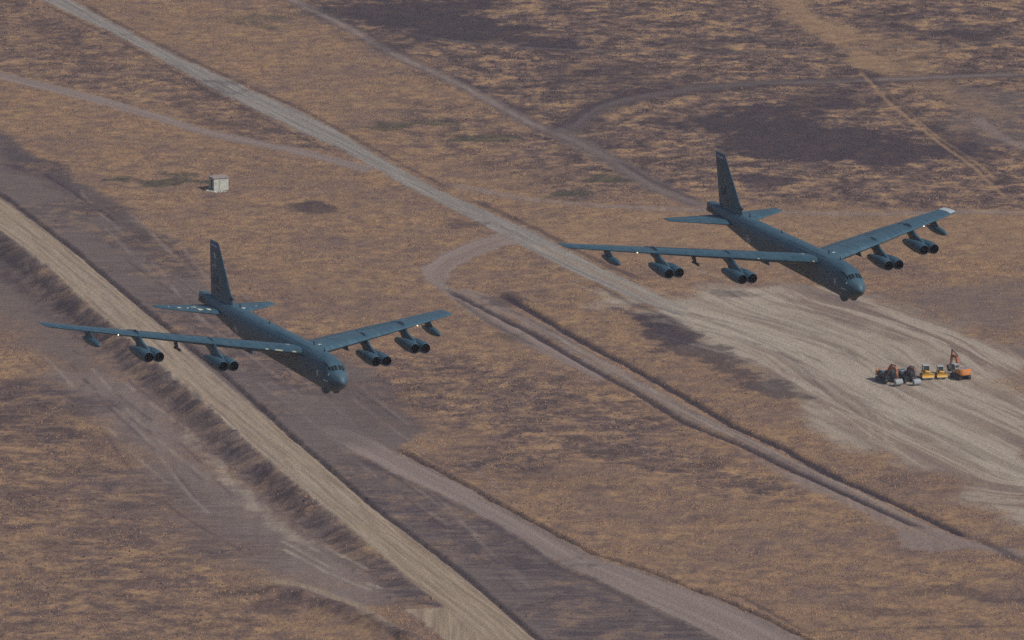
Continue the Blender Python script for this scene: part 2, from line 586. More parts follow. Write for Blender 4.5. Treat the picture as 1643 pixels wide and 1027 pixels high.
area('pink', [(1200, 725), (1310, 772), (1420, 825), (1480, 852), (1560, 878), (1500, 890), (1440, 878), (1440, 855), (1330, 800), (1220, 745)], soft=1, amp=2, amp2=3, strength=0.7)
line('dark', [(714, 463), (768, 490), (851, 532), (952, 592), (1019, 628), (1099, 677), (1193, 714), (1294, 763), (1361, 797), (1428, 828), (1482, 851)], 0.8,
     soft=0.4, amp=0.6, strength=0.92, depth=0.5, berm=0.0)
line('dark', [(795, 465), (851, 496), (918, 537), (985, 573), (1099, 637), (1177, 682), (1260, 719), (1344, 766), (1428, 806), (1495, 836), (1560, 868)], 0.95,
     soft=0.4, amp=0.6, strength=0.97, depth=0.7, berm=0.0)
line('dark', [(720, 472), (790, 518), (860, 556)], 0.5, soft=0.4, amp=0.7, strength=0.5, depth=0.3)
line('dark', [(1555, 862), (1600, 880), (1660, 915)], 1.0, soft=0.6, amp=1.2, strength=0.6, depth=0.3)
# lower right road
area('pink', [(430, 610), (520, 640), (600, 695), (640, 740), (560, 720), (480, 670)], soft=5, amp=4, amp2=10, strength=0.45)
strip('pink', [(520, 680), (560, 688), (627, 719), (717, 766), (784, 806), (885, 859), (952, 896), (1019, 917), (1099, 948), (1160, 968), (1227, 998), (1320, 1045)],
      [(515, 688), (550, 714), (650, 767), (737, 807), (835, 864), (885, 897), (969, 937), (1099, 998), (1150, 1025), (1190, 1050)], soft=0.6, amp=1.2, name='dirt_road')
area('bare', [(470, 640), (540, 640), (600, 690), (590, 712), (540, 715), (480, 690)], soft=7, amp=4, amp2=6, strength=0.8)
line('dark', [(630, 715), (717, 761), (784, 801), (885, 854), (952, 890), (1019, 911), (1099, 943), (1160, 964), (1227, 993), (1320, 1040)], 0.5, soft=0.35, amp=0.9,
     strength=0.8, depth=0.45, berm=0.25)
line('dark', [(560, 726), (660, 775), (745, 818), (840, 874), (890, 908), (975, 946), (1099, 1008)], 0.8, soft=0.8, amp=1.6, strength=0.45)
line('dark', [(1130, 945), (1190, 958), (1240, 985), (1300, 1020)], 0.4, soft=0.35, amp=0.8, strength=0.6, depth=0.25)
line('dark', [(1255, 1018), (1400, 1010), (1660, 1006)], 0.9, soft=0.6, amp=1.2, strength=0.5)

# --- the tan road on its bank
R6L = [(-60, 335), (0, 372), (67, 420), (134, 484), (188, 528), (261, 588), (315, 631), (368, 683), (419, 727), (469, 770), (522, 817), (550, 840), (617, 897), (684, 951), (716, 975)]
R6U = [(-60, 290), (0, 322), (27, 340), (134, 417), (234, 504), (301, 561), (368, 618), (445, 682), (502, 727), (550, 773), (617, 830), (684, 881), (751, 934), (818, 985), (880, 1040)]
LP = GL(R6L + [(760, 1012), (800, 1050)])
dist, along, side = seg_dist(X, Y, LP)
out = np.where(side < 0, dist, -dist)       # > 0 on the low side (travel runs towards the camera, low ground is on its right)
bank_w = 5.8
taper = smooth(-240, -150, Y) * 1.0
inb = smooth(0, bank_w, out + EDGE * 1.2)
near = (abs(X) < 200) & (Y < 150)
drop = np.where(near, inb * 2.0, 0) * smooth(180, 60, dist)
Hh -= drop * taper
sl = np.where(near, smooth(-0.4, 0.3, out) * smooth(bank_w + 2.5, bank_w - 2.0, out), 0)
gul = np.abs(fbm(along + EDGE2 * 8 + EDGE * 1.5, out / 6.0, 3.4, 3, 77) - 0.5) * 2.6 - 0.38
gul2 = vnoise(along / 0.85, out / 6.0, 78) - 0.5
gmask = sl * smooth(25, 70, along) * taper
Hh += gmask * (gul * 1.5 + gul2 * 0.6 + EDGE * 0.9)
bidx = np.nonzero(sl > 0.01)[0]
lay('bare', bidx, sl[bidx])
lay('grass', bidx, sl[bidx] * smooth(0.35, 0.7, EDGE2[bidx] + 0.5) * smooth(20, 120, along[bidx]) * 0.6)
lay('scrub', bidx, sl[bidx] * 0.3)
lay('dark', bidx, sl[bidx] * np.clip(0.20 - 1.0 * gul[bidx] - 1.0 * gul2[bidx] + 0.9 * EDGE[bidx], 0.0, 0.85) * smooth(-0.4, 1.2, out[bidx]))
# rubble line at the foot of the bank
foot = np.where(near, np.exp(-((out - bank_w - 1.0) / 0.9) ** 2), 0) * smooth(40, 80, along)
Hh += foot * (fbm(X, Y, 1.6, 3, 91) - 0.4) * 0.9
strip('tan', R6U, R6L + [(760, 1012), (800, 1050)], soft=0.2, amp=0.5, name='tan_dirt_road')
area('tan', [(648, 978), (716, 974), (770, 1010), (830, 1060), (760, 1060), (716, 1027)], soft=0.4, amp=1.0, name='tan_dirt_road')
line('dark', [(-60, 280), (0, 314), (37, 341), (117, 400), (201, 472), (268, 527), (362, 601), (435, 667), (459, 689), (550, 769), (600, 814), (667, 864),
              (751, 927), (801, 971), (875, 1035)], 0.45, soft=0.35, amp=0.6, strength=0.8, depth=0.6, berm=0.1)
line('dark', [(-30, 380), (0, 397), (60, 438), (130, 505), (180, 552)], 0.6, soft=0.5, amp=1, strength=0.5)
line('dark', [(60, 275), (110, 305), (150, 333), (190, 358)], 0.35, soft=0.3, amp=0.7, strength=0.7, depth=0.35)
bundle('sand', [(500, 870), (590, 925), (690, 968)], [-1, -3, -5, -7, -9], 0.4, 0.6, z=ZB, wob=.8)
bundle('sand', R6L, [.8, 2.0, 3.2, 4.6, 5.8], 0.14, 0.55, wob=.25)
R6C = [(q[0] / 2 + r[0] / 2, q[1] / 2 + r[1] / 2) for q, r in zip(R6L[:13], R6U[:13])]
bundle('sand', R6C, [-3.9, -2.5, -1.1, 0.5, 1.9, 3.3], 0.17, 0.75, wob=0.25)
bundle('bare', R6C, [-3.2, -0.4, 2.6], 0.25, 0.45, wob=0.3)
# small spoil bank near the bottom edge
sp = GL([(385, 975), (450, 968), (520, 990), (600, 1020), (680, 1060)], ZB)
dsp, asp, ssp = seg_dist(X, Y, sp)
Hh += np.exp(-(dsp / 3.0) ** 2) * (0.9 + 2.4 * (fbm(X, Y, 2.6, 3, 93) - 0.5))
si = np.nonzero(dsp < 8)[0]
lay('dark', si, np.exp(-(dsp[si] / 3.0) ** 2) * 0.6)

# roadside dark verges and single patches
line('dark', [(130, 0), (160, 20), (240, 62), (355, 119), (472, 172), (560, 216), (650, 266), (715, 298)], 0.7, soft=0.5, amp=1.4, strength=0.6)
line('dark', [(66, 2), (195, 66), (330, 146), (465, 212), (545, 250)], 0.5, soft=0.4, amp=1.3, strength=0.55)
line('dark', [(760, 318), (830, 350), (905, 388), (985, 428), (1030, 448)], 1.0, soft=0.6, amp=1.6, strength=0.65)
line('dark', [(470, 2), (560, 36), (655, 86), (750, 130), (860, 190), (930, 212)], 0.6, soft=0.5, amp=1.2, strength=0.45)
line('dark', [(985, 258), (1050, 292), (1100, 312), (1130, 322)], 0.7, soft=0.5, amp=1.2, strength=0.6)
line('dark', [(900, 205), (930, 182), (960, 166), (1000, 154), (1060, 142)], 1.2, soft=0.8, amp=1.4, strength=0.7)
line('dark', [(945, 450), (1010, 486), (1060, 505), (1120, 540)], 0.8, soft=0.7, amp=1.5, strength=0.6)
for b in [(1182, 472, 42, 6, 'dark', .5), (1036, 514, 36, 9, 'dark', .85), (1070, 540, 36, 13, 'dark', .8), (745, 355, 26, 8, 'dark', .5), (820, 540, 22, 8, 'green', .5),
          (815, 478, 26, 10, 'dark', .6), (270, 292, 66, 6, 'green', .9), (288, 282, 32, 5, 'green', .6), (510, 332, 48, 7, 'dark', .75), (1245, 288, 40, 7, 'dark', .7),
          (625, 201, 34, 7, 'green', .8), (705, 196, 28, 8, 'green', .7), (780, 220, 38, 8, 'green', .8), (925, 308, 36, 6, 'green', .9), (972, 288, 34, 10, 'green', .8),
          (640, 62, 60, 16, 'dark', .5), (1420, 985, 70, 7, 'dark', .35), (1530, 950, 90, 9, 'dark', .5), (1610, 965, 60, 8, 'dark', .5), (1450, 770, 36, 8, 'dark', .3),
          (1130, 830, 40, 8, 'dark', .3), (850, 905, 60, 14, 'dark', .5), (445, 975, 34, 12, 'dark', .5), (350, 150, 50, 14, 'dark', .35), (150, 95, 50, 14, 'dark', .4),
          (420, 30, 70, 14, 'green', .5), (360, 200, 70, 6, 'dark', .4), (100, 50, 70, 14, 'dark', .3), (260, 120, 60, 12, 'dark', .3), (1130, 70, 60, 12, 'dark', .5),
          (1560, 60, 80, 10, 'dark', .5), (1440, 30, 60, 8, 'dark', .4), (1330, 170, 60, 9, 'dark', .5), (1090, 190, 50, 10, 'dark', .45), (1010, 230, 50, 10, 'dark', .35)]:
    blob(b[4], *b[:4], strength=b[5])

# --- relief
rough = Wt['grass'] * 0.30 + Wt['scrub'] * 0.42 + Wt['green'] * 0.4 + Wt['pale'] * 0.18 + Wt['dark'] * 0.22 + Wt['bare'] * 0.07 + Wt['plough'] * 0.10 + \
    Wt['gravel'] * 0.05 + Wt['tan'] * 0.05 + Wt['pink'] * 0.05 + Wt['sand'] * 0.09 + Wt['streak'] * 0.12
fine = (fbm(X, Y, 2.6, 3, 201) - 0.5) * 1.0 + (vnoise(X / 0.9, Y / 0.9, 203) - 0.5) * 0.5
Hh += fine * rough * 1.2
Hh += (fbm(X, Y, 60, 3, 205) - 0.5) * 1.2 * smooth(3000, 300, np.hypot(X, Y))
fur = np.sin((Y * 0.96 + X * 0.16 + EDGE2 * 5) * 2 * math.pi / 4.2)
Hh += fur * 0.05 * Wt['plough'] + (fbm(X * 0.15, Y + X * 0.16, 2.2, 3, 209) - 0.5) * 0.25 * (Wt['plough'] + 0.5 * Wt['bare'])
ruts = vnoise(track[:, 0] / 0.7, track[:, 1] / 40.0, 301) - 0.5
Hh += ruts * 0.16 * (Wt['tan'] + Wt['pink'] + Wt['gravel'] + 0.25 * Wt['streak'] + 0.2 * Wt['sand'])
# far hills keep the sheet from being a ruler-flat plane
rr_ = np.hypot(X, Y)
Hh += smooth(2500, 14000, rr_) * (fbm(X, Y, 5000, 3, 207) - 0.4) * 160

ii = np.arange(NX * NY).reshape(NY, NX)
quads = np.stack([ii[:-1, :-1], ii[:-1, 1:], ii[1:, 1:], ii[1:, :-1]], -1).reshape(-1, 4)
verts = np.stack([X, Y, Hh], 1)


# ------------------------------------------------------------------ ground material
def ground_material():
    k = NT('earth')
    geo = k.n('ShaderNodeNewGeometry').outputs['Position']
    A = k.attr('soil_a')
    B = k.attr('soil_b')
    Cc = k.attr('soil_c')
    D = k.attr('soil_d')
    tr = k.attr('track').outputs['Vector']
    comps = []
    for a in (A, B, Cc, D):
        s = k.n('ShaderNodeSeparateColor')
        k.l(a.outputs['Color'], s.inputs[0])
        comps += list(s.outputs)
    n_big = k.noise(geo, 0.045, 4, 0.6, 0.6)
    n_mid = k.noise(geo, 0.26, 4, 0.62, 0.4)
    n_fine = k.noise(geo, 1.3, 4, 0.7)
    n_micro = k.noise(geo, 4.5, 3, 0.75)
    # streaks along the roads
    mp = k.n('ShaderNodeMapping')
    mp.inputs['Scale'].default_value = (1.0, 0.03, 1.0)
    k.l(tr, mp.inputs['Vector'])
    n_str = k.noise(mp.outputs['Vector'], 1.15, 4, 0.6)
    n_str2 = k.noise(mp.outputs['Vector'], 0.45, 2, 0.5)
    mp3 = k.n('ShaderNodeMapping')
    mp3.inputs['Scale'].default_value = (1.0, 0.07, 1.0)
    k.l(tr, mp3.inputs['Vector'])
    n_str3 = k.noise(mp3.outputs['Vector'], 0.21, 6, 0.66, 1.0)
    # furrows: nearly straight lines across the field
    mp2 = k.n('ShaderNodeMapping')
    mp2.inputs['Scale'].default_value = (0.15, 1.0, 1.0)
    mp2.inputs['Rotation'].default_value = (0, 0, R(-9))
    k.l(geo, mp2.inputs['Vector'])
    n_fur = k.noise(mp2.outputs['Vector'], 0.55, 5, 0.68, 1.3)

    def two(f, lo, hi, a=0.36, b=0.64):
        return k.ramp(f, [(a, lo), (b, hi)])
    mixf = k.math('ADD', k.math('MULTIPLY', n_mid, 0.55), k.math('MULTIPLY', n_fine, 0.45))
    mixf2 = k.math('ADD', k.math('MULTIPLY', n_fine, 0.55), k.math('MULTIPLY', n_micro, 0.45))
    n_low = k.noise(geo, 0.12, 4, 0.6, 0.8)
    mixs = k.math('ADD', k.math('MULTIPLY', n_low, 0.48), k.math('ADD', k.math('MULTIPLY', n_mid, 0.34), k.math('MULTIPLY', n_fine, 0.18)))
    gold, ochre, brown, mauve, dk = GOLD, OCHRE, BROWN, MAUVE, DK
    grass = k.ramp(k.math('ADD', k.math('MULTIPLY', mixf, 0.78), k.math('MULTIPLY', mixs, 0.22)), [(0.39, (0.158, 0.108, 0.090)), (0.455, brown), (0.525, ochre), (0.61, gold)])
    grass = k.mix(k.ramp(n_big, [(0.44, (0, 0, 0)), (0.66, (0.75, 0.75, 0.75))]), grass, two(mixf, mauve, (0.235, 0.152, 0.118)))
    scrub = k.ramp(mixs, [(0.43, dk), (0.475, DK_HI), (0.505, mauve), (0.535, brown), (0.585, gold)])
    bare = k.mix(0.45, two(mixf2, BARE_LO, BARE_HI), two(n_fur, BARE_LO, BARE_HI, 0.42, 0.60))
    dark = two(mixf2, DK, DK_HI)
    gravel = k.mix(0.55, two(n_str, GRAV_LO, GRAV_HI, 0.40, 0.60), two(mixf2, GRAV_LO, GRAV_HI))
    tan = k.mix(0.5, k.ramp(n_str, [(0.38, TAN_LO), (0.55, TAN_HI), (0.58, (0.50, 0.41, 0.30)), (0.62, TAN_HI)]), two(mixf2, TAN_LO, TAN_HI))
    pink = k.mix(0.5, two(n_str2, PINK_LO, PINK_HI, 0.38, 0.62), two(mixf2, PINK_LO, PINK_HI))
    sand = k.mix(0.40, k.ramp(n_str3, [(0.30, BROWN), (0.42, SAND_LO), (0.56, SAND_HI), (0.70, SAND_LO)]), two(mixf2, SAND_LO, SAND_HI))
    green = two(mixf, GREEN_LO, GREEN_HI, 0.42, 0.6)
    pale = k.ramp(mixf, [(0.34, brown), (0.48, ochre), (0.64, PALE)])
    plough = k.mix(0.2, two(n_fur, DK_HI, PINK_LO, 0.40, 0.62), two(mixf2, BARE_LO, BARE_HI))
    streak = k.mix(0.3, k.ramp(n_str3, [(0.38, MAUVE), (0.50, BROWN), (0.58, SAND_HI)]), two(mixf2, MAUVE, SAND_LO))
    cols = dict(grass=grass, scrub=scrub, bare=bare, dark=dark, gravel=gravel, tan=tan, pink=pink, sand=sand, green=green, pale=pale, plough=plough, streak=streak)
    acc = None
    for name, wsock in zip(CLASSES, comps):
        nd = k.n('ShaderNodeVectorMath', operation='SCALE')
        k.l(cols[name], nd.inputs[0])
        k.l(wsock, nd.inputs['Scale'])
        if acc is None:
            acc = nd.outputs[0]
        else:
            ad = k.n('ShaderNodeVectorMath', operation='ADD')
            k.l(acc, ad.inputs[0])
            k.l(nd.outputs[0], ad.inputs[1])
            acc = ad.outputs[0]
    k.l(acc, k.b.inputs['Base Color'])
    k.b.inputs['Roughness'].default_value = 0.95
    k.b.inputs['Specular IOR Level'].default_value = 0.1
    hgt = k.math('ADD', k.math('MULTIPLY', n_fine, 0.6), k.math('MULTIPLY', n_micro, 0.4))
    k.l(k.bump(hgt, 1.0, 0.5), k.b.inputs['Normal'])
    return k.m


GOLD = (0.402, 0.253, 0.134)
OCHRE = (0.312, 0.193, 0.11)
BROWN = (0.226, 0.141, 0.101)
MAUVE = (0.136, 0.093, 0.086)
DK = (0.034, 0.026, 0.035)
DK_HI = (0.078, 0.058, 0.066)
BARE_LO = (0.124, 0.095, 0.089)
BARE_HI = (0.198, 0.153, 0.136)
GRAV_LO = (0.17, 0.145, 0.13)
GRAV_HI = (0.38, 0.34, 0.295)
TAN_LO = (0.235, 0.172, 0.124)
TAN_HI = (0.4, 0.305, 0.21)
PINK_LO = (0.215, 0.162, 0.142)
PINK_HI = (0.335, 0.262, 0.225)
SAND_LO = (0.285, 0.232, 0.182)
SAND_HI = (0.5, 0.42, 0.325)
GREEN_LO = (0.05, 0.052, 0.042)
GREEN_HI = (0.12, 0.10, 0.065)
PALE = (0.385, 0.255, 0.15)

EARTH = ground_material()
soil = np.stack([Wt[c] for c in CLASSES], 1)


def soil_attrs(sel=None):
    s = soil if sel is None else soil[sel]
    t = track if sel is None else track[sel]
    one = np.ones((len(s), 1))
    out = []
    for i, nm in enumerate(('soil_a', 'soil_b', 'soil_c', 'soil_d')):
        out.append((nm, 'FLOAT_COLOR', np.concatenate([s[:, i * 3:i * 3 + 3], one], 1)))
    out.append(('track', 'FLOAT_VECTOR', t))
    return out


g = raw_mesh('ground', verts, quads, None, EARTH, soil_attrs())
g['kind'] = 'structure'

# the roads are their own sheets, lying a little above the ground
fx = (X[quads].min(1) > FX0 - 30) & (X[quads].max(1) < FX1 + 30) & (Y[quads].min(1) > FY0 - 30) & (Y[quads].max(1) < FY1 + 30)
merged = {}
taken = np.zeros(len(quads), bool)
for name, full in ROADS[::-1]:
    f = fx & (full[quads].mean(1) > 0.5) & ~taken
    taken |= f
    q = quads[f]
    if len(q) < 20:
        continue
    used, inv = np.unique(q, return_inverse=True)
    v = verts[used] + [0, 0, 0.02]
    o = raw_mesh(name, v, inv.reshape(-1, 4), None, EARTH, soil_attrs(used))
    o['kind'] = 'structure'


def height(x, y):
    fi = np.interp(x, ax_x, np.arange(NX))
    fj = np.interp(y, ax_y, np.arange(NY))
    i = np.clip(fi.astype(int), 0, NX - 2)
    j = np.clip(fj.astype(int), 0, NY - 2)
    a, b = fi - i, fj - j
    Hm = Hh.reshape(NY, NX)
    return Hm[j, i] * (1 - a) * (1 - b) + Hm[j, i + 1] * a * (1 - b) + Hm[j + 1, i] * (1 - a) * b + Hm[j + 1, i + 1] * a * b


def soil_at(x, y, c):
    i = np.clip(np.round(np.interp(x, ax_x, np.arange(NX))).astype(int), 0, NX - 1)
    j = np.clip(np.round(np.interp(y, ax_y, np.arange(NY))).astype(int), 0, NY - 1)
    return Wt[c].reshape(NY, NX)[j, i]


# ------------------------------------------------------------------ dry grass tufts and low scrub (nobody could count them)
def tufts(name, n, weight, rlo, rhi, hlo, hhi, ramp, label):
    x = rng.uniform(-126, 126, n * 3)
    y = rng.uniform(-272, 380, n * 3)
    p = weight(x, y)
    clump = fbm(x, y, 5.0, 3, 401)
    keep = rng.uniform(0, 1, len(x)) < p * smooth(0.35, 0.6, clump)
    x, y, clump = x[keep][:n], y[keep][:n], clump[keep][:n]
    m = len(x)
    z = height(x, y)
    r = rng.uniform(rlo, rhi, m)
    h = rng.uniform(hlo, hhi, m)
    k = 5
    V = np.zeros((m, k + 1, 3))
    a0 = rng.uniform(0, 6.28, m)
    for j in range(k):
        a = a0 + j * 2 * math.pi / k + rng.uniform(-.4, .4, m)
        rj = r * rng.uniform(0.6, 1.3, m)
        V[:, j, 0] = x + np.cos(a) * rj
        V[:, j, 1] = y + np.sin(a) * rj
        V[:, j, 2] = z - 0.08
    V[:, k, 0] = x + rng.normal(0, .35, m) * r
    V[:, k, 1] = y + rng.normal(0, .35, m) * r
    V[:, k, 2] = z + h
    base = np.arange(m)[:, None] * (k + 1)
    F = np.stack([np.stack([base[:, 0] + j, base[:, 0] + (j + 1) % k, base[:, 0] + k], 1) for j in range(k)], 1).reshape(-1, 3)
    tint = np.repeat(np.clip(rng.normal(0.5, 0.22, m) + (fbm(x, y, 9, 2, 403) - .5) * 1.2, 0, 1), k + 1)
    kk = NT(name + '_leaf')
    c = kk.ramp(kk.attr('tint').outputs['Fac'], ramp)
    kk.l(c, kk.b.inputs['Base Color'])
    kk.b.inputs['Roughness'].default_value = 0.9
    kk.b.inputs['Specular IOR Level'].default_value = 0.1
    o = raw_mesh(name, V.reshape(-1, 3), None, F, kk.m, [('tint', 'FLOAT', tint)], smooth_shade=False)
    o['kind'] = 'stuff'
    o['label'] = label
    o['category'] = 'grass' if 'grass' in name else 'scrub'
    return o


tufts('dry_grass', 110000, lambda x, y: np.clip(soil_at(x, y, 'grass') * 1.3 + soil_at(x, y, 'scrub') * 0.35 + soil_at(x, y, 'pale') * 0.35 - 0.3, 0, 1),
      0.12, 0.30, 0.08, 0.28, [(0.0, MAUVE), (0.40, BROWN), (0.75, OCHRE), (1.0, (0.34, 0.215, 0.122))], 'dry golden grass tufts covering the open field')
tufts('low_scrub', 30000, lambda x, y: np.clip(soil_at(x, y, 'scrub') * 0.8 + soil_at(x, y, 'green') * 1.0 - 0.1, 0, 1),
      0.18, 0.45, 0.12, 0.38, [(0.0, DK_HI), (0.5, (0.10, 0.075, 0.072)), (0.8, (0.105, 0.088, 0.068)), (1.0, MAUVE)], 'dark low scrub scattered over the dry field')


# ------------------------------------------------------------------ the bombers
def aircraft_paint():
    """camouflage grey: patched panels, thin seams, streaks drawn out along the airflow"""
    k = NT('aircraft_grey')
    pos = k.n('ShaderNodeTexCoord').outputs['Object']
    s = k.n('ShaderNodeSeparateXYZ')
    k.l(pos, s.inputs[0])
    cb = k.n('ShaderNodeCombineXYZ')
    k.l(s.outputs[0], cb.inputs[0])
    k.l(k.math('ADD', s.outputs[1], s.outputs[2]), cb.inputs[1])
    br = k.n('ShaderNodeTexBrick')
    br.inputs['Scale'].default_value = 1.0
    br.inputs['Brick Width'].default_value = 2.3
    br.inputs['Row Height'].default_value = 0.95
    br.inputs['Mortar Size'].default_value = 0.025
    br.inputs['Color1'].default_value = (0.041, 0.092, 0.126, 1)
    br.inputs['Color2'].default_value = (0.051, 0.107, 0.143, 1)
    br.inputs['Mortar'].default_value = (0.026, 0.062, 0.086, 1)
    k.l(cb.outputs[0], br.inputs['Vector'])
    mp = k.n('ShaderNodeMapping')
    mp.inputs['Scale'].default_value = (0.16, 1.2, 1.2)
    k.l(pos, mp.inputs['Vector'])
    st = k.noise(mp.outputs[0], 1.1, 5, 0.65)
    bl = k.noise(pos, 0.5, 4, 0.6)
    c = k.mix(k.ramp(st, [(0.42, (0, 0, 0)), (0.68, (0.6, 0.6, 0.6))]), br.outputs['Color'], (0.023, 0.052, 0.073))
    c = k.mix(k.ramp(bl, [(0.50, (0, 0, 0)), (0.72, (0.45, 0.45, 0.45))]), c, (0.076, 0.128, 0.160))
    k.l(c, k.b.inputs['Base Color'])
    k.l(k.ramp(bl, [(0.3, (0.42, 0.42, 0.42)), (0.7, (0.56, 0.56, 0.56))]), k.b.inputs['Roughness'])
    k.b.inputs['Specular IOR Level'].default_value = 0.5
    k.b.inputs['Specular Tint'].default_value = (0.6, 0.85, 1.0, 1)
    return k.m


AIR = aircraft_paint()
AIR2 = paint('aircraft_grey_panel', (0.034, 0.080, 0.111), 0.5, 0.0, 0.14, 0.8, 0.4)
NOSEP = paint('radome_grey', (0.050, 0.098, 0.128), 0.62, 0.0, 0.10, 0.8, 0.35)
AIRDK = paint('aircraft_dark_metal', (0.016, 0.028, 0.038), 0.5, 0.3, 0.2, 1.5)
BLACK = paint('intake_black', (0.006, 0.008, 0.011), 0.7, 0.0, 0.2, 2.0, 0.2)
GLASS = paint('cockpit_glass', (0.006, 0.012, 0.016), 0.22, 0.0, 0.1, 1.0, 0.6)
WHITE = paint('pale_marking', (0.42, 0.46, 0.47), 0.6, 0.0, 0.08, 3.0)
PRIMER = paint('pale_primer', (0.62, 0.60, 0.43), 0.6, 0.0, 0.25, 3.0)
BAND = paint('blue_band', (0.025, 0.085, 0.20), 0.5, 0.0, 0.1, 2.0)
LAMP = NT('landing_lamp')
LAMP.b.inputs['Base Color'].default_value = (0.9, 0.85, 0.75, 1)
LAMP.b.inputs['Emission Color'].default_value = (1.0, 0.86, 0.62, 1)
LAMP.b.inputs['Emission Strength'].default_value = 1.2
LAMP = LAMP.m

# local axes: x forward with the nose at 24, y to port, z up, origin under the belly amidships
OX, OZ = 24.0, 2.7
FUS = [  # station behind nose, top, bottom, half width, squareness
    (0.60, -0.94, -1.02, 0.04, 2.0), (0.66, -0.72, -1.20, 0.24, 2.0), (0.82, -0.46, -1.36, 0.44, 2.05), (1.15, -0.18, -1.58, 0.72, 2.1),
    (1.6, 0.06, -1.84, 1.00, 2.2), (2.0, 0.22, -2.06, 1.19, 2.35), (2.25, 0.34, -2.18, 1.27, 2.4), (2.7, 0.66, -2.36, 1.37, 2.45), (3.2, 1.00, -2.52, 1.43, 2.5),
    (3.8, 1.27, -2.63, 1.48, 2.55), (5.0, 1.52, -2.68, 1.52, 2.6), (7.0, 1.70, -2.62, 1.55, 2.7), (10, 1.80, -2.52, 1.56, 2.75), (16, 1.80, -2.36, 1.56, 2.75),
    (22, 1.80, -2.2, 1.56, 2.75), (28, 1.80, -2.04, 1.55, 2.7), (32, 1.80, -1.80, 1.49, 2.6), (36, 1.80, -1.38, 1.36, 2.5), (40, 1.78, -0.84, 1.16, 2.45),
    (43, 1.76, -0.40, 0.98, 2.45), (45.5, 1.75, -0.02, 0.84, 2.6), (47.3, 1.74, 0.18, 0.76, 3.0), (48.4, 1.72, 0.22, 0.72, 3.4), (48.5, 1.66, 0.28, 0.66, 3.4)]
FA = np.array(FUS)


def fsec(s):
    return [np.interp(s, FA[:, 0], FA[:, i]) for i in range(1, 5)]


def fpt(s, ang, off=0.0):
    """point on the skin at station s; ang from the top, positive to port"""
    t, b, hw, n = fsec(s)
    zc, hz = (t + b) / 2, (t - b) / 2
    sn, cs = math.sin(ang), math.cos(ang)
    y = math.copysign(abs(sn) ** (2 / n), sn) * (hw + off)
    z = zc + math.copysign(abs(cs) ** (2 / n), cs) * (hz + off)
    return Vector((OX - s, y, z + OZ))


def fside(s, z, sgn, off=0.015):
    t, b, hw, n = fsec(s)
    zc, hz = (t + b) / 2, (t - b) / 2
    q = min(0.999, abs((z - zc) / hz))
    return Vector((OX - s, sgn * (hw * (1 - q ** n) ** (1 / n) + off), z + OZ))


def patch(bm, fn, u0, u1, v0, v1, nu=3, nv=3, flip=False):
    g_ = [[bm.verts.new(fn(u0 + (u1 - u0) * i / nu, v0 + (v1 - v0) * j / nv)) for j in range(nv + 1)] for i in range(nu + 1)]
    for i in range(nu):
        for j in range(nv):
            q = [g_[i][j], g_[i + 1][j], g_[i + 1][j + 1], g_[i][j + 1]]
            bm.faces.new(q[::-1] if flip else q)


def thick_patch(fn_off, u0, u1, v0, v1, lo, hi, nu=4, nv=3):
    """a raised panel: outer skin at offset hi, rim down to lo"""
    bm = bmesh.new()
    top = [[bm.verts.new(fn_off(u0 + (u1 - u0) * i / nu, v0 + (v1 - v0) * j / nv, hi)) for j in range(nv + 1)] for i in range(nu + 1)]
    for i in range(nu):
        for j in range(nv):
            bm.faces.new([top[i][j], top[i + 1][j], top[i + 1][j + 1], top[i][j + 1]])
    rim = [(i, 0) for i in range(nu + 1)] + [(nu, j) for j in range(1, nv + 1)] + [(i, nv) for i in range(nu - 1, -1, -1)] + [(0, j) for j in range(nv - 1, 0, -1)]
    low = {q: bm.verts.new(fn_off(u0 + (u1 - u0) * q[0] / nu, v0 + (v1 - v0) * q[1] / nv, lo)) for q in rim}
    for a, b in zip(rim, rim[1:] + rim[:1]):
        bm.faces.new([top[b[0]][b[1]], top[a[0]][a[1]], low[a], low[b]])
    bmesh.ops.recalc_face_normals(bm, faces=bm.faces)
    return bm


def loft(bm, rings, cap0=True, cap1=True):
    vs = [[bm.verts.new(p) for p in r] for r in rings]
    n = len(vs[0])
    for a, b in zip(vs[:-1], vs[1:]):
        for i in range(n):
            bm.faces.new([a[i], a[(i + 1) % n], b[(i + 1) % n], b[i]])
    if cap0:
        bm.faces.new(vs[0][::-1])
    if cap1:
        bm.faces.new(vs[-1])
    bmesh.ops.recalc_face_normals(bm, faces=bm.faces)


def airfoil(n=12):
    """closed loop of (t, z) from the trailing edge over the top to the nose and back underneath"""
    ts = [0.5 * (1 - math.cos(math.pi * i / n)) for i in range(n + 1)]

    def th(t):
        return 5 * (0.2969 * math.sqrt(t) - 0.1260 * t - 0.3516 * t * t + 0.2843 * t ** 3 - 0.1030 * t ** 4)
    up = [(t, th(t) + 0.16 * t * (1 - t)) for t in ts]
    lo = [(t, -th(t) + 0.16 * t * (1 - t)) for t in ts]
    return up[::-1] + lo[1:-1]


AF = airfoil()
WX, WZ, ZT, SWP = -10.05, 0.86, 1.06, math.tan(R(37.2))


def wing_at(y):
    """leading edge x, z, chord, thickness ratio, incidence at span y >= 0"""
    q = y / 28.2
    return (WX - y * SWP, WZ + (ZT - WZ) * q ** 1.6, 9.4 - 5.64 * q, 0.15 - 0.06 * q, R(4.2 - 3.2 * q))


def wpt(y, t, zz, sgn, off=0.0):
    x, z, c, th, inc = wing_at(y)
    px, pz = -t * c, zz * th * c + off
    ci, si = math.cos(inc), math.sin(inc)
    # nose of the section stays put; trailing edge goes down
    return Vector((OX + x + px * ci + pz * si, sgn * y, OZ + z + px * si + pz * ci))


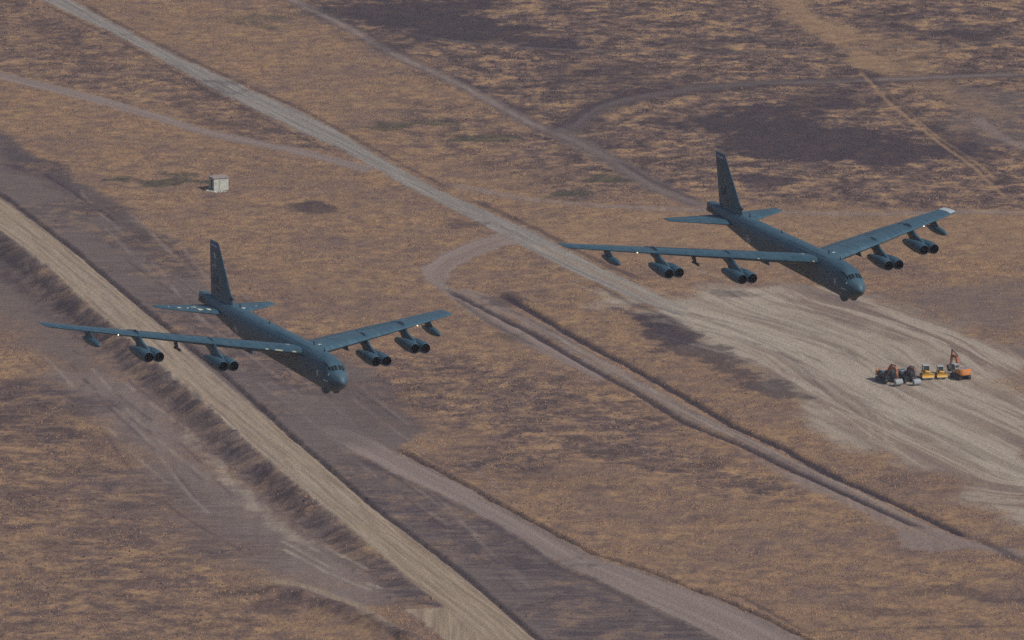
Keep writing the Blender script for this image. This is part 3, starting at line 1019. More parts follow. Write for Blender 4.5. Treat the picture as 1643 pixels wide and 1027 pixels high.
def af_up(t):
    th = 5 * (0.2969 * math.sqrt(t) - 0.1260 * t - 0.3516 * t * t + 0.2843 * t ** 3 - 0.1030 * t ** 4)
    return th + 0.16 * t * (1 - t)


def wing_top(sgn):
    return lambda y, t, off=0.0: wpt(y, t, af_up(max(0.0, min(1.0, t))), sgn, off)


def build_wing(root, sgn, white_tip=False):
    bm = bmesh.new()
    ys = [1.0, 1.8, 3, 5, 7.5, 10, 12.5, 15, 17.5, 20, 22.5, 25, 26.8, 27.7]
    rings = [[wpt(y, t, z, sgn) for t, z in AF] for y in ys]
    for yy, sh in ((28.1, .55), (28.25, .12)):    # rounded tip
        x, z, c, th, inc = wing_at(yy)
        rings.append([wpt(yy, 0.10 * (1 - sh) + t * (1 - 0.10 * (1 - sh)), zz * sh, sgn) for t, zz in AF])
    loft(bm, rings)
    wng = mesh_obj('wing', bm, AIR, root, 50)
    top = wing_top(sgn)
    for (y0, y1) in ((2.2, 8.6), (12.2, 16.6)):
        mesh_obj('flap', thick_patch(top, y0, y1, 0.74, 0.985, -0.01, 0.035, 6, 3), AIR2, wng, 40)
    mesh_obj('flap', thick_patch(top, 8.8, 12.0, 0.76, 0.985, -0.01, 0.025, 4, 3), AIR2, wng, 40)
    for i in range(7):
        y0 = 11.0 + i * 1.1
        mesh_obj('spoiler', thick_patch(top, y0, y0 + 1.0, 0.55, 0.70, -0.01, 0.03, 2, 2), AIR2, wng, 40)
    if white_tip:
        mesh_obj('wing_tip_cover', thick_patch(top, 26.9, 28.05, 0.05, 0.98, -0.02, 0.03, 4, 8), WHITE, wng, 60)
    # landing lamp in the leading edge
    bm = bmesh.new()
    bmesh.ops.create_uvsphere(bm, u_segments=10, v_segments=8, radius=0.085)
    bmesh.ops.translate(bm, verts=bm.verts, vec=wpt(20.7, 0.0, -0.1, sgn) + Vector((0.06, 0, -0.02)))
    mesh_obj('landing_light', bm, LAMP, wng, 180)
    # dark gap lines where the leading edge joins the box
    for y in (5.2, 13.8, 22.0):
        mesh_obj('wing_joint', thick_patch(top, y, y + 0.06, 0.02, 0.72, -0.005, 0.012, 1, 8), AIR2, wng, 40)
    return wng


def nacelle_profile():
    return [(0.0, 0.63), (0.06, 0.675), (0.35, 0.72), (1.2, 0.765), (2.2, 0.77), (3.2, 0.72), (4.4, 0.60), (5.4, 0.48), (6.0, 0.40)]


def build_nacelle(root, x, y, z):
    """x, y, z: centre of the intake"""
    seg = 24
    c = Vector((OX + x, y, OZ + z))

    def ring(dx, r, sc=1.0):
        return [c + Vector((-dx, r * sc * math.cos(2 * math.pi * i / seg), r * math.sin(2 * math.pi * i / seg))) for i in range(seg)]
    bm = bmesh.new()
    pr = nacelle_profile()
    rings = [ring(2.0, 0.54), ring(0.9, 0.57), ring(0.10, 0.60)] + [ring(0.0, 0.63)] + [ring(a, r) for a, r in pr[1:]] + [ring(6.0, 0.33), ring(5.3, 0.33)]
    loft(bm, rings, True, True)
    nac = mesh_obj('nacelle', bm, AIR, root, 40)
    bm = bmesh.new()
    loft(bm, [ring(1.25, 0.545), ring(1.20, 0.545)])
    mesh_obj('fan', bm, BLACK, nac, 30)
    bm = bmesh.new()
    loft(bm, [ring(1.2, 0.16), ring(0.95, 0.12), ring(0.85, 0.03)])
    mesh_obj('spinner', bm, BLACK, nac, 60)
    bm = bmesh.new()
    loft(bm, [ring(1.1, 0.562), ring(0.06, 0.605), ring(0.06, 0.595), ring(1.1, 0.552)], False, False)
    mesh_obj('intake_duct', bm, BLACK, nac, 30)
    bm = bmesh.new()
    loft(bm, [ring(5.6, 0.34), ring(6.25, 0.30), ring(6.9, 0.05)])
    mesh_obj('exhaust_cone', bm, AIRDK, nac, 40)
    bm = bmesh.new()
    loft(bm, [ring(2.42, 0.772), ring(2.36, 0.785), ring(2.30, 0.774)], False, False)
    mesh_obj('cowl_seam', bm, AIRDK, nac, 30)
    return nac


def foil_ring(cx, cz, chord, thick, y, n=8):
    """horizontal slice of a pylon: pointed oval of given chord (front at cx)"""
    out = []
    for i in range(2 * n):
        a = math.pi * i / n
        t = 0.5 * (1 - math.cos(a))
        wv = thick * (math.sin(a) * (1.25 - 0.5 * t))
        out.append(Vector((OX + cx - t * chord, y + wv, OZ + cz)))
    return out


def build_pylon(root, y, x_int, z_int, sgn):
    xl, zl, c, th, inc = wing_at(abs(y))
    bm = bmesh.new()
    yb = y
    rings = [foil_ring(x_int - 1.3, z_int + 0.30, 5.0, 0.32, yb),
             foil_ring(x_int - 1.9, z_int + 0.72, 4.8, 0.30, yb),
             foil_ring(xl + 0.9, (z_int + 0.72) * .45 + zl * .55, 5.2, 0.27, yb),
             foil_ring(xl + 0.10, zl + 0.02, 5.0, 0.24, yb),
             foil_ring(xl - 0.55, zl + 0.42, 1.9, 0.13, yb),
             foil_ring(xl - 0.9, zl + 0.56, 1.3, 0.06, yb)]
    loft(bm, rings)
    return mesh_obj('pylon', bm, AIR, root, 60)


def body_of_rev(name, root, x0, y, z, prof, mat, seg=18, squash=1.0):
    bm = bmesh.new()
    c = Vector((OX + x0, y, OZ + z))
    loft(bm, [[c + Vector((-a, r * math.cos(2 * math.pi * i / seg), r * squash * math.sin(2 * math.pi * i / seg))) for i in range(seg)] for a, r in prof])
    return mesh_obj(name, bm, mat, root, 60)


def text_bm(txt, size):
    cu = bpy.data.curves.new('glyphs', 'FONT')
    cu.body = txt
    cu.size = size
    cu.resolution_u = 2
    ob = bpy.data.objects.new('glyphs', cu)
    COL.objects.link(ob)
    dg = bpy.context.evaluated_depsgraph_get()
    dg.update()
    me = bpy.data.meshes.new_from_object(ob.evaluated_get(dg))
    bm = bmesh.new()
    bm.from_mesh(me)
    bpy.data.objects.remove(ob)
    bpy.data.curves.remove(cu)
    bpy.data.meshes.remove(me)
    return bm


FIN = [  # z, leading edge x, trailing edge x, half thickness
    (1.2, -37.4, -45.70, 0.42), (1.9, -38.13, -45.78, 0.40), (4.0, -39.93, -46.16, 0.31), (6.4, -41.99, -46.59, 0.22), (8.2, -43.53, -46.92, 0.15),
    (8.72, -43.99, -47.0, 0.13), (8.86, -44.25, -47.0, 0.07)]
FIA = np.array(FIN)


def fin_y(x, z):
    le, te, h = (np.interp(z, FIA[:, 0], FIA[:, i]) for i in (1, 2, 3))
    t = min(1, max(0, (le - x) / (le - te)))
    return h * (1.25 - 0.5 * t) * math.sin(math.acos(max(-1, min(1, 1 - 2 * t)))) if 0 < t < 1 else 0.0


def fin_pt(x, z, sgn, off=0.012):
    return Vector((OX + x, sgn * (fin_y(x, z) + off), OZ + z))


def build_bomber(kind):
    """kind 0: pale chips on the tailplanes; 1: pale port wing tip"""
    root = bpy.data.objects.new('bomber', None)
    COL.objects.link(root)
    root['category'] = 'bomber plane'
    root['group'] = 'bombers flying in formation'
    # ---- fuselage
    bm = bmesh.new()
    st = sorted(set(list(FA[:, 0]) + [0.73, 0.95, 1.35, 1.8, 2.45, 2.95, 3.5, 4.4, 6, 13, 19, 25, 30, 34, 38, 41.5]))
    seg = 40
    loft(bm, [[fpt(s, 2 * math.pi * i / seg) for i in range(seg)] for s in st])
    fus = mesh_obj('fuselage', bm, AIR, root, 50)
    fo = lambda s, a, off=0.0: fpt(s, a, off)
    # lighter upper radome skin
    mesh_obj('radome', thick_patch(fo, 0.86, 2.0, R(-40), R(40), -0.01, 0.012, 8, 10), NOSEP, fus, 60)
    # windscreen and side panes, pale frame between
    for a0, a1 in ((2, 15), (18, 33)):
        for sg in (-1, 1):
            mesh_obj('window', thick_patch(fo, 2.32, 2.98, R(sg * a0), R(sg * a1), -0.02, 0.02, 3, 3), GLASS, fus, 40)
    for sg in (-1, 1):
        mesh_obj('window', thick_patch(fo, 2.62, 3.25, R(sg * 36), R(sg * 46), -0.02, 0.02, 3, 3), GLASS, fus, 40)
        mesh_obj('window', thick_patch(fo, 3.42, 4.1, R(sg * 38), R(sg * 49), -0.02, 0.02, 3, 3), GLASS, fus, 40)
        mesh_obj('window', thick_patch(fo, 4.22, 4.6, R(sg * 41), R(sg * 49), -0.02, 0.02, 2, 2), GLASS, fus, 40)
        mesh_obj('window_frame', thick_patch(fo, 2.30, 3.0, R(sg * 33.8), R(sg * 35.4), -0.02, 0.025, 3, 1), NOSEP, fus, 40)
    mesh_obj('window_frame', thick_patch(fo, 2.28, 3.0, R(-1.4), R(1.4), -0.02, 0.025, 3, 1), NOSEP, fus, 40)
    for sg in (-1, 1):
        # badge and pale strip on the nose flank
        mesh_obj('nose_badge', thick_patch(lambda s, z, off: fside(s, z, sg, off), 5.3, 5.7, -0.95, -0.2, -0.01, 0.02, 2, 3), WHITE, fus, 40)
        mesh_obj('light_strip', thick_patch(lambda s, z, off: fside(s + (-z - .70) * 0.0, z, sg, off), 2.5, 3.6, -1.12, -0.98, -0.01, 0.05, 5, 1), WHITE, fus, 40)
        mesh_obj('data_plate', thick_patch(lambda s, z, off: fside(s, z, sg, off), 2.45, 2.65, -0.3, -0.1, -0.01, 0.03, 1, 1), WHITE, fus, 40)
        # insignia: star in a ring with bars, aft flank
        bm = bmesh.new()
        cs_, cz_ = 33.4, -0.45

        def ins(pts):
            vs = [bm.verts.new(fside(cs_ - a, cz_ + b, sg, 0.02)) for a, b in pts]
            bm.faces.new(vs)
        for i in range(16):
            a, b = 2 * math.pi * i / 16, 2 * math.pi * (i + 1) / 16
            ins([(0.52 * math.cos(a), 0.52 * math.sin(a)), (0.64 * math.cos(a), 0.64 * math.sin(a)), (0.64 * math.cos(b), 0.64 * math.sin(b)), (0.52 * math.cos(b), 0.52 * math.sin(b))])
        for i in range(5):
            a = math.pi / 2 + 2 * math.pi * i / 5
            d = math.pi / 5
            ins([(0, 0), (0.19 * math.cos(a - d), 0.19 * math.sin(a - d)), (0.48 * math.cos(a), 0.48 * math.sin(a)), (0.19 * math.cos(a + d), 0.19 * math.sin(a + d))])
        for q in (-1, 1):
            ins([(q * 0.72, -0.13), (q * 1.15, -0.13), (q * 1.15, -0.05), (q * 0.72, -0.05)])
            ins([(q * 0.72, 0.05), (q * 1.15, 0.05), (q * 1.15, 0.13), (q * 0.72, 0.13)])
        bmesh.ops.recalc_face_normals(bm, faces=bm.faces)
        mesh_obj('insignia', bm, WHITE, fus)
        # chin turrets
        bm = bmesh.new()
        cx, cy, cz = OX - 4.5, sg * 0.68, OZ - 2.30
        rg = []
        for dx, r_, dz in ((1.05, .02, .18), (.98, .20, .12), (.80, .36, .02), (.45, .48, -.10), (0, .52, -.16), (-.35, .46, -.10), (-.6, .34, 0), (-.75, .08, .12)):
            rg.append([Vector((cx + dx, cy + r_ * math.cos(2 * math.pi * i / 14), cz + dz + 1.25 * r_ * math.sin(2 * math.pi * i / 14))) for i in range(14)])
        loft(bm, rg)
        tu = mesh_obj('sensor_turret', bm, AIR2, root, 60)
        bm = bmesh.new()
        bmesh.ops.create_cone(bm, cap_ends=True, segments=12, radius1=0.2, radius2=0.2, depth=0.08)
        bmesh.ops.rotate(bm, verts=bm.verts, cent=(0, 0, 0), matrix=Matrix.Rotation(math.pi / 2, 3, 'Y'))
        bmesh.ops.translate(bm, verts=bm.verts, vec=(cx + 0.99, cy, cz + 0.1))
        mesh_obj('lens', bm, GLASS, tu, 40)
        # bulged blister aft of the nose and dark electronics louvres near the tail end
        for j in range(3):
            s0 = 46.15 + j * 0.62
            mesh_obj('tail_panel', thick_patch(lambda s, z, off: fside(s, z, sg, off), s0, s0 + 0.4, 0.55, 1.25, -0.01, 0.03, 2, 2), AIRDK, fus, 40)
        mesh_obj('wheel_door', thick_patch(lambda s, a, off: fpt(s, a * sg, off), 11.5, 15.2, R(120), R(165), -0.01, 0.03, 4, 4), AIR2, fus, 40)
        mesh_obj('wheel_door', thick_patch(lambda s, a, off: fpt(s, a * sg, off), 26.5, 30.0, R(120), R(165), -0.01, 0.03, 4, 4), AIR2, fus, 40)
        mesh_obj('bay_door', thick_patch(lambda s, a, off: fpt(s, a * sg, off), 16.6, 25.4, R(130), R(178), -0.01, 0.02, 6, 4), AIR2, fus, 40)
        mesh_obj('radar_blister', body_bm(OX - 8.2, sg * 1.42, OZ - 0.55, [(0, .02), (.25, .16), (.8, .24), (1.5, .16), (2.0, .02)]), AIR2, fus, 60)
    # hump fairing over the wing join and ducts along the spine
    mesh_obj('spine_fairing', thick_patch(fo, 9.5, 21.5, R(-24), R(24), -0.05, 0.03, 10, 6), AIR, fus, 40)
    for s, yy, hh in ((7.6, 0.25, 0.42), (11.4, 0.35, 0.5), (25.5, 0.0, 0.4), (36.8, 0.45, 0.5), (38.0, -0.5, 0.35)):
        bm = bmesh.new()
        b0 = Vector((OX - s, yy, OZ + 1.74))
        loft(bm, [[b0 + Vector((dx, dy, 0)) for dx, dy in ((.22, 0), (0, .05), (-.25, 0), (0, -.05))],
                  [b0 + Vector((dx - .16, dy, hh)) for dx, dy in ((.10, 0), (0, .025), (-.12, 0), (0, -.025))]])
        mesh_obj('antenna', bm, AIRDK, fus)
    # tail end: squared dark fairing
    bm = bmesh.new()
    box(bm, (OX - 48.62, 0, OZ + 0.97), (0.36, 1.18, 1.22), taper=(0.9, 0.85))
    mesh_obj('tail_fairing', bm, AIRDK, fus)
    # ---- wings and what hangs from them
    for sg in (-1, 1):
        build_wing(root, sg, white_tip=(kind == 1 and sg > 0))
        for y, x_, z_ in ((10.5, -13.1, -0.98), (18.35, -18.95, -0.72)):
            build_pylon(root, sg * y, x_, z_, sg)
            for e in (-0.72, 0.72):
                build_nacelle(root, x_, sg * y + e, z_)
        tank = body_of_rev('drop_tank', root, -24.75, sg * 23.55, -0.22,
                           [(0, .02), (.10, .14), (.45, .29), (1.1, .43), (2.1, .50), (3.4, .50), (4.6, .40), (5.6, .22), (6.3, .03)], AIR)
        xl, zl, c, th, inc = wing_at(23.55)
        bm = bmesh.new()
        loft(bm, [foil_ring(-26.6, -0.05, 3.2, 0.15, sg * 23.55), foil_ring(-27.4, 0.5, 2.9, 0.16, sg * 23.55), foil_ring(xl - 0.25, zl + 0.02, 2.9, 0.16, sg * 23.55)])
        mesh_obj('tank_pylon', bm, AIR2, root, 60)
        # stores pylon inboard of the engines
        xl, zl, c, th, inc = wing_at(6.6)
        bm = bmesh.new()
        loft(bm, [foil_ring(xl + 0.3, zl - 0.75, 4.2, 0.16, sg * 6.6), foil_ring(xl - 0.1, zl - 0.3, 4.6, 0.2, sg * 6.6), foil_ring(xl - 0.5, zl + 0.05, 5.0, 0.2, sg * 6.6)])
        mesh_obj('stores_pylon', bm, AIR2, root, 60)
    # camera pod between the engines of the starboard wing
    xl, zl, c, th, inc = wing_at(14.4)
    bm = bmesh.new()
    loft(bm, [foil_ring(xl + 0.25, zl - 0.85, 1.3, 0.10, -14.4), foil_ring(xl - 0.2, zl - 0.3, 1.6, 0.12, -14.4), foil_ring(xl - 0.5, zl + 0.02, 1.9, 0.12, -14.4)])
    pp = mesh_obj('pod_pylon', bm, AIRDK, root, 60)
    body_of_rev('targeting_pod', root, xl + 1.0, -14.4, zl - 1.08, [(0, .05), (.05, .16), (.2, .2), (.55, .2), (.7, .17), (2.0, .17), (2.2, .08)], AIRDK, 14)
    # ---- tailplanes
    for sg in (-1, 1):
        bm = bmesh.new()
        rings = []
        for y, le, c, th, z in ((0.4, -38.5, 7.2, .10, .40), (1.0, -39.0, 6.9, .10, .42), (3, -40.25, 5.6, .095, .45), (5.5, -41.85, 3.95, .09, .5), (7.9, -43.4, 2.5, .08, .55), (8.3, -43.75, 2.15, .05, .56)):
            rings.append([Vector((OX + le - t * c, sg * y, OZ + z + zz * th * c)) for t, zz in AF])
        loft(bm, rings)
        tp = mesh_obj('tailplane', bm, AIR, root, 50)

        def tps(y, t, off=0.0, sg=sg):
            le = np.interp(y, [0.4, 1, 3, 5.5, 7.9, 8.3], [-38.5, -39.0, -40.25, -41.85, -43.4, -43.75])
            c = np.interp(y, [0.4, 1, 3, 5.5, 7.9, 8.3], [7.2, 6.9, 5.6, 3.95, 2.5, 2.15])
            th = np.interp(y, [0.4, 1, 3, 5.5, 7.9, 8.3], [.1, .1, .095, .09, .08, .05])
            z = np.interp(y, [0.4, 1, 3, 5.5, 7.9, 8.3], [.40, .42, .45, .5, .55, .56])
            return Vector((OX + le - t * c, sg * y, OZ + z + af_up(t) * th * c + off))
        mesh_obj('elevator', thick_patch(tps, 1.3, 8.0, 0.80, 0.985, -0.01, 0.02, 6, 2), AIR2, tp, 40)
        if kind == 0:
            spots = [(1.9, 2.5, .12, .30), (3.0, 3.6, .10, .26), (3.2, 3.9, .38, .50), (4.4, 4.7, .22, .34), (5.3, 5.8, .2, .36), (6.6, 6.8, .3, .42)] if sg < 0 else \
                [(2.2, 3.0, .12, .26), (4.9, 5.2, .2, .3), (1.6, 1.9, .2, .3)]
            for y0, y1, t0, t1 in spots:
                bm = bmesh.new()
                ym, tm, ry, rt = (y0 + y1) / 2, (t0 + t1) / 2, (y1 - y0) / 2, (t1 - t0) / 2
                hub = bm.verts.new(tps(ym, tm, 0.014))
                rim = []
                for q in range(11):
                    aq = 2 * math.pi * q / 11
                    kq = random.uniform(0.65, 1.35)
                    rim.append(bm.verts.new(tps(ym + ry * kq * math.cos(aq), max(0.02, tm + rt * kq * math.sin(aq)), 0.012)))
                for q in range(11):
                    bm.faces.new([hub, rim[q], rim[(q + 1) % 11]])
                bmesh.ops.recalc_face_normals(bm, faces=bm.faces)
                mesh_obj('paint_patch', bm, PRIMER if sg < 0 else WHITE, tp)
    # ---- worn pale bits along the wing roots
    wt = wing_top(-1)
    chips = [(2.0, 2.4), (3.4, 4.2), (4.9, 5.2)] if kind == 0 else [(1.75, 1.95), (7.6, 7.8)]
    for y0, y1 in chips:
        mesh_obj('paint_patch', thick_patch(wt, y0, y1, 0.0, 0.006, -0.005, 0.015, 3, 2), PRIMER, root, 40)
    mesh_obj('paint_patch', thick_patch(wt, 1.9, 2.3, 0.28, 0.33, -0.005, 0.02, 2, 2), WHITE, root, 40)
    mesh_obj('paint_patch', thick_patch(wing_top(1), 1.7, 2.2, 0.20, 0.25, -0.005, 0.02, 2, 2), WHITE, root, 40)
    # ---- fin
    bm = bmesh.new()
    loft(bm, [foil_ring(le, z, le - te, h, 0, 10) for z, le, te, h in FIN])
    fin = mesh_obj('fin', bm, AIR, root, 50)
    bm = bmesh.new()
    loft(bm, [foil_ring(np.interp(z, FIA[:, 0], FIA[:, 2]) + 0.55, z, 0.62, 0.10, 0, 6) for z in (2.0, 5.0, 8.5)])
    mesh_obj('rudder', bm, AIR2, fin, 50)
    mesh_obj('fin_scoop', body_bm(OX - 38.35, 0, OZ + 2.55, [(0, .12), (.06, .2), (.5, .22), (1.2, .1)]), AIRDK, fin, 40)
    for sg in (-1, 1):
        fp = lambda a, z, off, sg=sg: fin_pt(np.interp(z, FIA[:, 0], FIA[:, 1]) * (1 - a) + np.interp(z, FIA[:, 0], FIA[:, 2]) * a, z, sg, off)
        mesh_obj('fin_band', thick_patch(fp, 0.04, 0.98, 8.02, 8.62, -0.01, 0.012, 6, 2), BAND, fin, 40)
        for j in range(6):
            a0 = 0.22 + j * 0.12
            mesh_obj('band_lettering', thick_patch(fp, a0, a0 + 0.09, 8.22, 8.44, -0.005, 0.02, 1, 1), WHITE, fin, 40)
        mesh_obj('fin_badge', thick_patch(fp, 0.46, 0.60, 6.75, 7.45, -0.01, 0.014, 2, 3), WHITE if kind == 0 else NOSEP, fin, 40)
        bm = bmesh.new()
        for j in range(6):
            a, b = math.pi * j / 6, math.pi * (j + 1) / 6
            q = [(.42, a), (.62, a), (.62, b), (.42, b)]
            bm.faces.new([bm.verts.new(fin_pt(-44.6 + r_ * math.cos(t) * 1.2, 5.55 + r_ * math.sin(t) * .8, sg, 0.014)) for r_, t in q])
        bmesh.ops.recalc_face_normals(bm, faces=bm.faces)
        mesh_obj('fin_crest', bm, WHITE if kind == 0 else NOSEP, fin)
        # tail code
        bm = text_bm('LA', 1.75)
        x0 = min(v.co.x for v in bm.verts)
        x1 = max(v.co.x for v in bm.verts)
        for v in bm.verts:
            q = (v.co.x - (x0 + x1) / 2)
            px_ = -43.6 + (q if sg < 0 else -q)
            v.co = fin_pt(px_, 3.55 + v.co.y, sg, 0.014)
        bmesh.ops.recalc_face_normals(bm, faces=bm.faces)
        mesh_obj('tail_code', bm, BLACK, fin)
        mesh_obj('serial_number', thick_patch(fp, 0.42, 0.66, 2.75, 3.1, -0.005, 0.012, 3, 1), AIRDK, fin, 40)
    return root


def body_bm(x, y, z, prof, seg=14):
    bm = bmesh.new()
    loft(bm, [[Vector((x - a, y + r * math.cos(2 * math.pi * i / seg), z + r * math.sin(2 * math.pi * i / seg))) for i in range(seg)] for a, r in prof])
    return bm


def pose(root, pos, ypr):
    """pos / angles measured in the camera's axes (x right, y away, z up)"""
    y, p, r = (R(a) for a in ypr)
    cy, sy, cp, sp_, cr, sr = math.cos(y), math.sin(y), math.cos(p), math.sin(p), math.cos(r), math.sin(r)
    M = Matrix(((cy, -sy, 0), (sy, cy, 0), (0, 0, 1))) @ Matrix(((cp, 0, -sp_), (0, 1, 0), (sp_, 0, cp))) @ Matrix(((1, 0, 0), (0, cr, -sr), (0, sr, cr)))
    T = Matrix.Rotation(-DEP, 3, 'X')
    Rw = T @ M
    loc = T @ Vector(pos) + Vector(CAM) - Rw @ Vector((0, 0, OZ))
    root.matrix_world = Matrix.Translation(loc) @ Rw.to_4x4()


b0 = build_bomber(0)
b0['label'] = 'dark grey eight-engined bomber with yellowish paint chips on its tailplane, over the tan road'
pose(b0, (-30.51, 1154.10, -2.53), (-65.98, -10.99, 1.66))
b1 = build_bomber(1)
b1['label'] = 'dark grey eight-engined bomber with one white wing tip, near the parked excavators'
pose(b1, (36.16, 1186.28, 9.39), (-66.87, -11.55, 5.12))


# ------------------------------------------------------------------ the machines in the sandy yard
NAVY = paint('dark_blue_grey_panels', (0.022, 0.038, 0.052), 0.55, 0, 0.25, 2.0, 0.4)
RUST = paint('weathered_orange', (0.34, 0.125, 0.06), 0.65, 0, 0.2, 2.0, 0.3, dirt=(0.14, 0.08, 0.07))
DUSK = paint('dull_brown_paint', (0.15, 0.078, 0.072), 0.65, 0, 0.2, 2.0, 0.3, dirt=(0.09, 0.06, 0.06))
ORANGE = paint('orange_paint', (0.64, 0.225, 0.045), 0.5, 0, 0.12, 1.5, 0.4, dirt=(0.36, 0.17, 0.08))
YELLOW = paint('yellow_paint', (0.72, 0.40, 0.06), 0.5, 0, 0.10, 1.5, 0.4, dirt=(0.40, 0.26, 0.10))
STEEL = paint('worn_steel', (0.27, 0.30, 0.31), 0.6, 0.0, 0.25, 2.0, 0.5, dirt=(0.2, 0.17, 0.14))
TRACKM = paint('track_steel', (0.035, 0.036, 0.045), 0.7, 0.2, 0.35, 3.0)
FRAMEM = paint('machine_black', (0.03, 0.035, 0.04), 0.6, 0, 0.2, 2.0)
CABG = paint('cab_glass', (0.012, 0.03, 0.035), 0.12, 0, 0.2, 1.5, 0.6)
CABW = paint('cab_white', (0.36, 0.38, 0.37), 0.5, 0, 0.12, 2.0)
CABGREY = paint('cab_grey', (0.22, 0.25, 0.28), 0.5, 0, 0.12, 2.0)


def bevel(bm, w_, seg=2):
    bmesh.ops.bevel(bm, geom=[e for e in bm.edges], offset=w_, segments=seg, affect='EDGES', profile=0.5)
    return bm


def prism(bm, pts, y0, y1):
    """side outline (x, z) extruded across y"""
    a = [bm.verts.new((x, y0, z)) for x, z in pts]
    b = [bm.verts.new((x, y1, z)) for x, z in pts]
    n = len(pts)
    bm.faces.new(a)
    bm.faces.new(b[::-1])
    for i in range(n):
        bm.faces.new([a[i], b[i], b[(i + 1) % n], a[(i + 1) % n]])
    bmesh.ops.recalc_face_normals(bm, faces=bm.faces)


def bar(bm, p, q, w0, w1=None):
    """square bar between two points of the x-z plane (with y)"""
    p, q = Vector(p), Vector(q)
    w1 = w1 or w0
    d = (q - p).normalized()
    n = Vector((0, 1, 0))
    m = d.cross(n).normalized()
    va = [bm.verts.new(p + n * a * w0 / 2 + m * b * w0 / 2) for a, b in ((-1, -1), (1, -1), (1, 1), (-1, 1))]
    vb = [bm.verts.new(q + n * a * w1 / 2 + m * b * w1 / 2) for a, b in ((-1, -1), (1, -1), (1, 1), (-1, 1))]
    bm.faces.new(va[::-1])
    bm.faces.new(vb)
    for i in range(4):
        bm.faces.new([va[i], va[(i + 1) % 4], vb[(i + 1) % 4], vb[i]])
    bmesh.ops.recalc_face_normals(bm, faces=bm.faces)


def track_unit(root, y, length, hgt, wid):
    bm = bmesh.new()
    r = hgt / 2
    half = length / 2 - r
    pts = []
    for i in range(9):
        a = math.pi / 2 - math.pi * i / 8
        pts.append((half + r * math.cos(a), r + r * math.sin(a)))
    for i in range(9):
        a = -math.pi / 2 - math.pi * i / 8
        pts.append((-half + r * math.cos(a), r + r * math.sin(a)))
    prism(bm, pts, y - wid / 2, y + wid / 2)
    t = mesh_obj('track', bm, TRACKM, root)
    bm = bmesh.new()
    n = 22
    per = [(-half + 2 * half * i / 9, hgt + .0, 0) for i in range(10)] + [(-half + 2 * half * i / 9, 0.0, 0) for i in range(10)]
    for x, z, _ in per:
        box(bm, (x, y, z + (.02 if z > .1 else .0)), (0.09, wid * 0.98, 0.07))
    for s_ in (-1, 1):
        for a in (-60, -30, 0, 30, 60):
            aa = R(a) + (0 if s_ > 0 else math.pi)
            box(bm, (s_ * half + (r + .02) * math.cos(aa), y, r + (r + .02) * math.sin(aa)), (0.07, wid * 0.98, 0.09), Matrix.Rotation(-aa, 3, 'Y'))
    mesh_obj('track_shoes', bm, TRACKM, t)
    for i in range(5):
        bm = bmesh.new()
        bmesh.ops.create_cone(bm, cap_ends=True, segments=12, radius1=r * .5, radius2=r * .5, depth=wid + .06)
        bmesh.ops.rotate(bm, verts=bm.verts, cent=(0, 0, 0), matrix=Matrix.Rotation(math.pi / 2, 3, 'X'))
        bmesh.ops.translate(bm, verts=bm.verts, vec=(-half + 2 * half * i / 4, y, r * .8))
        mesh_obj('wheel', bm, FRAMEM, t)


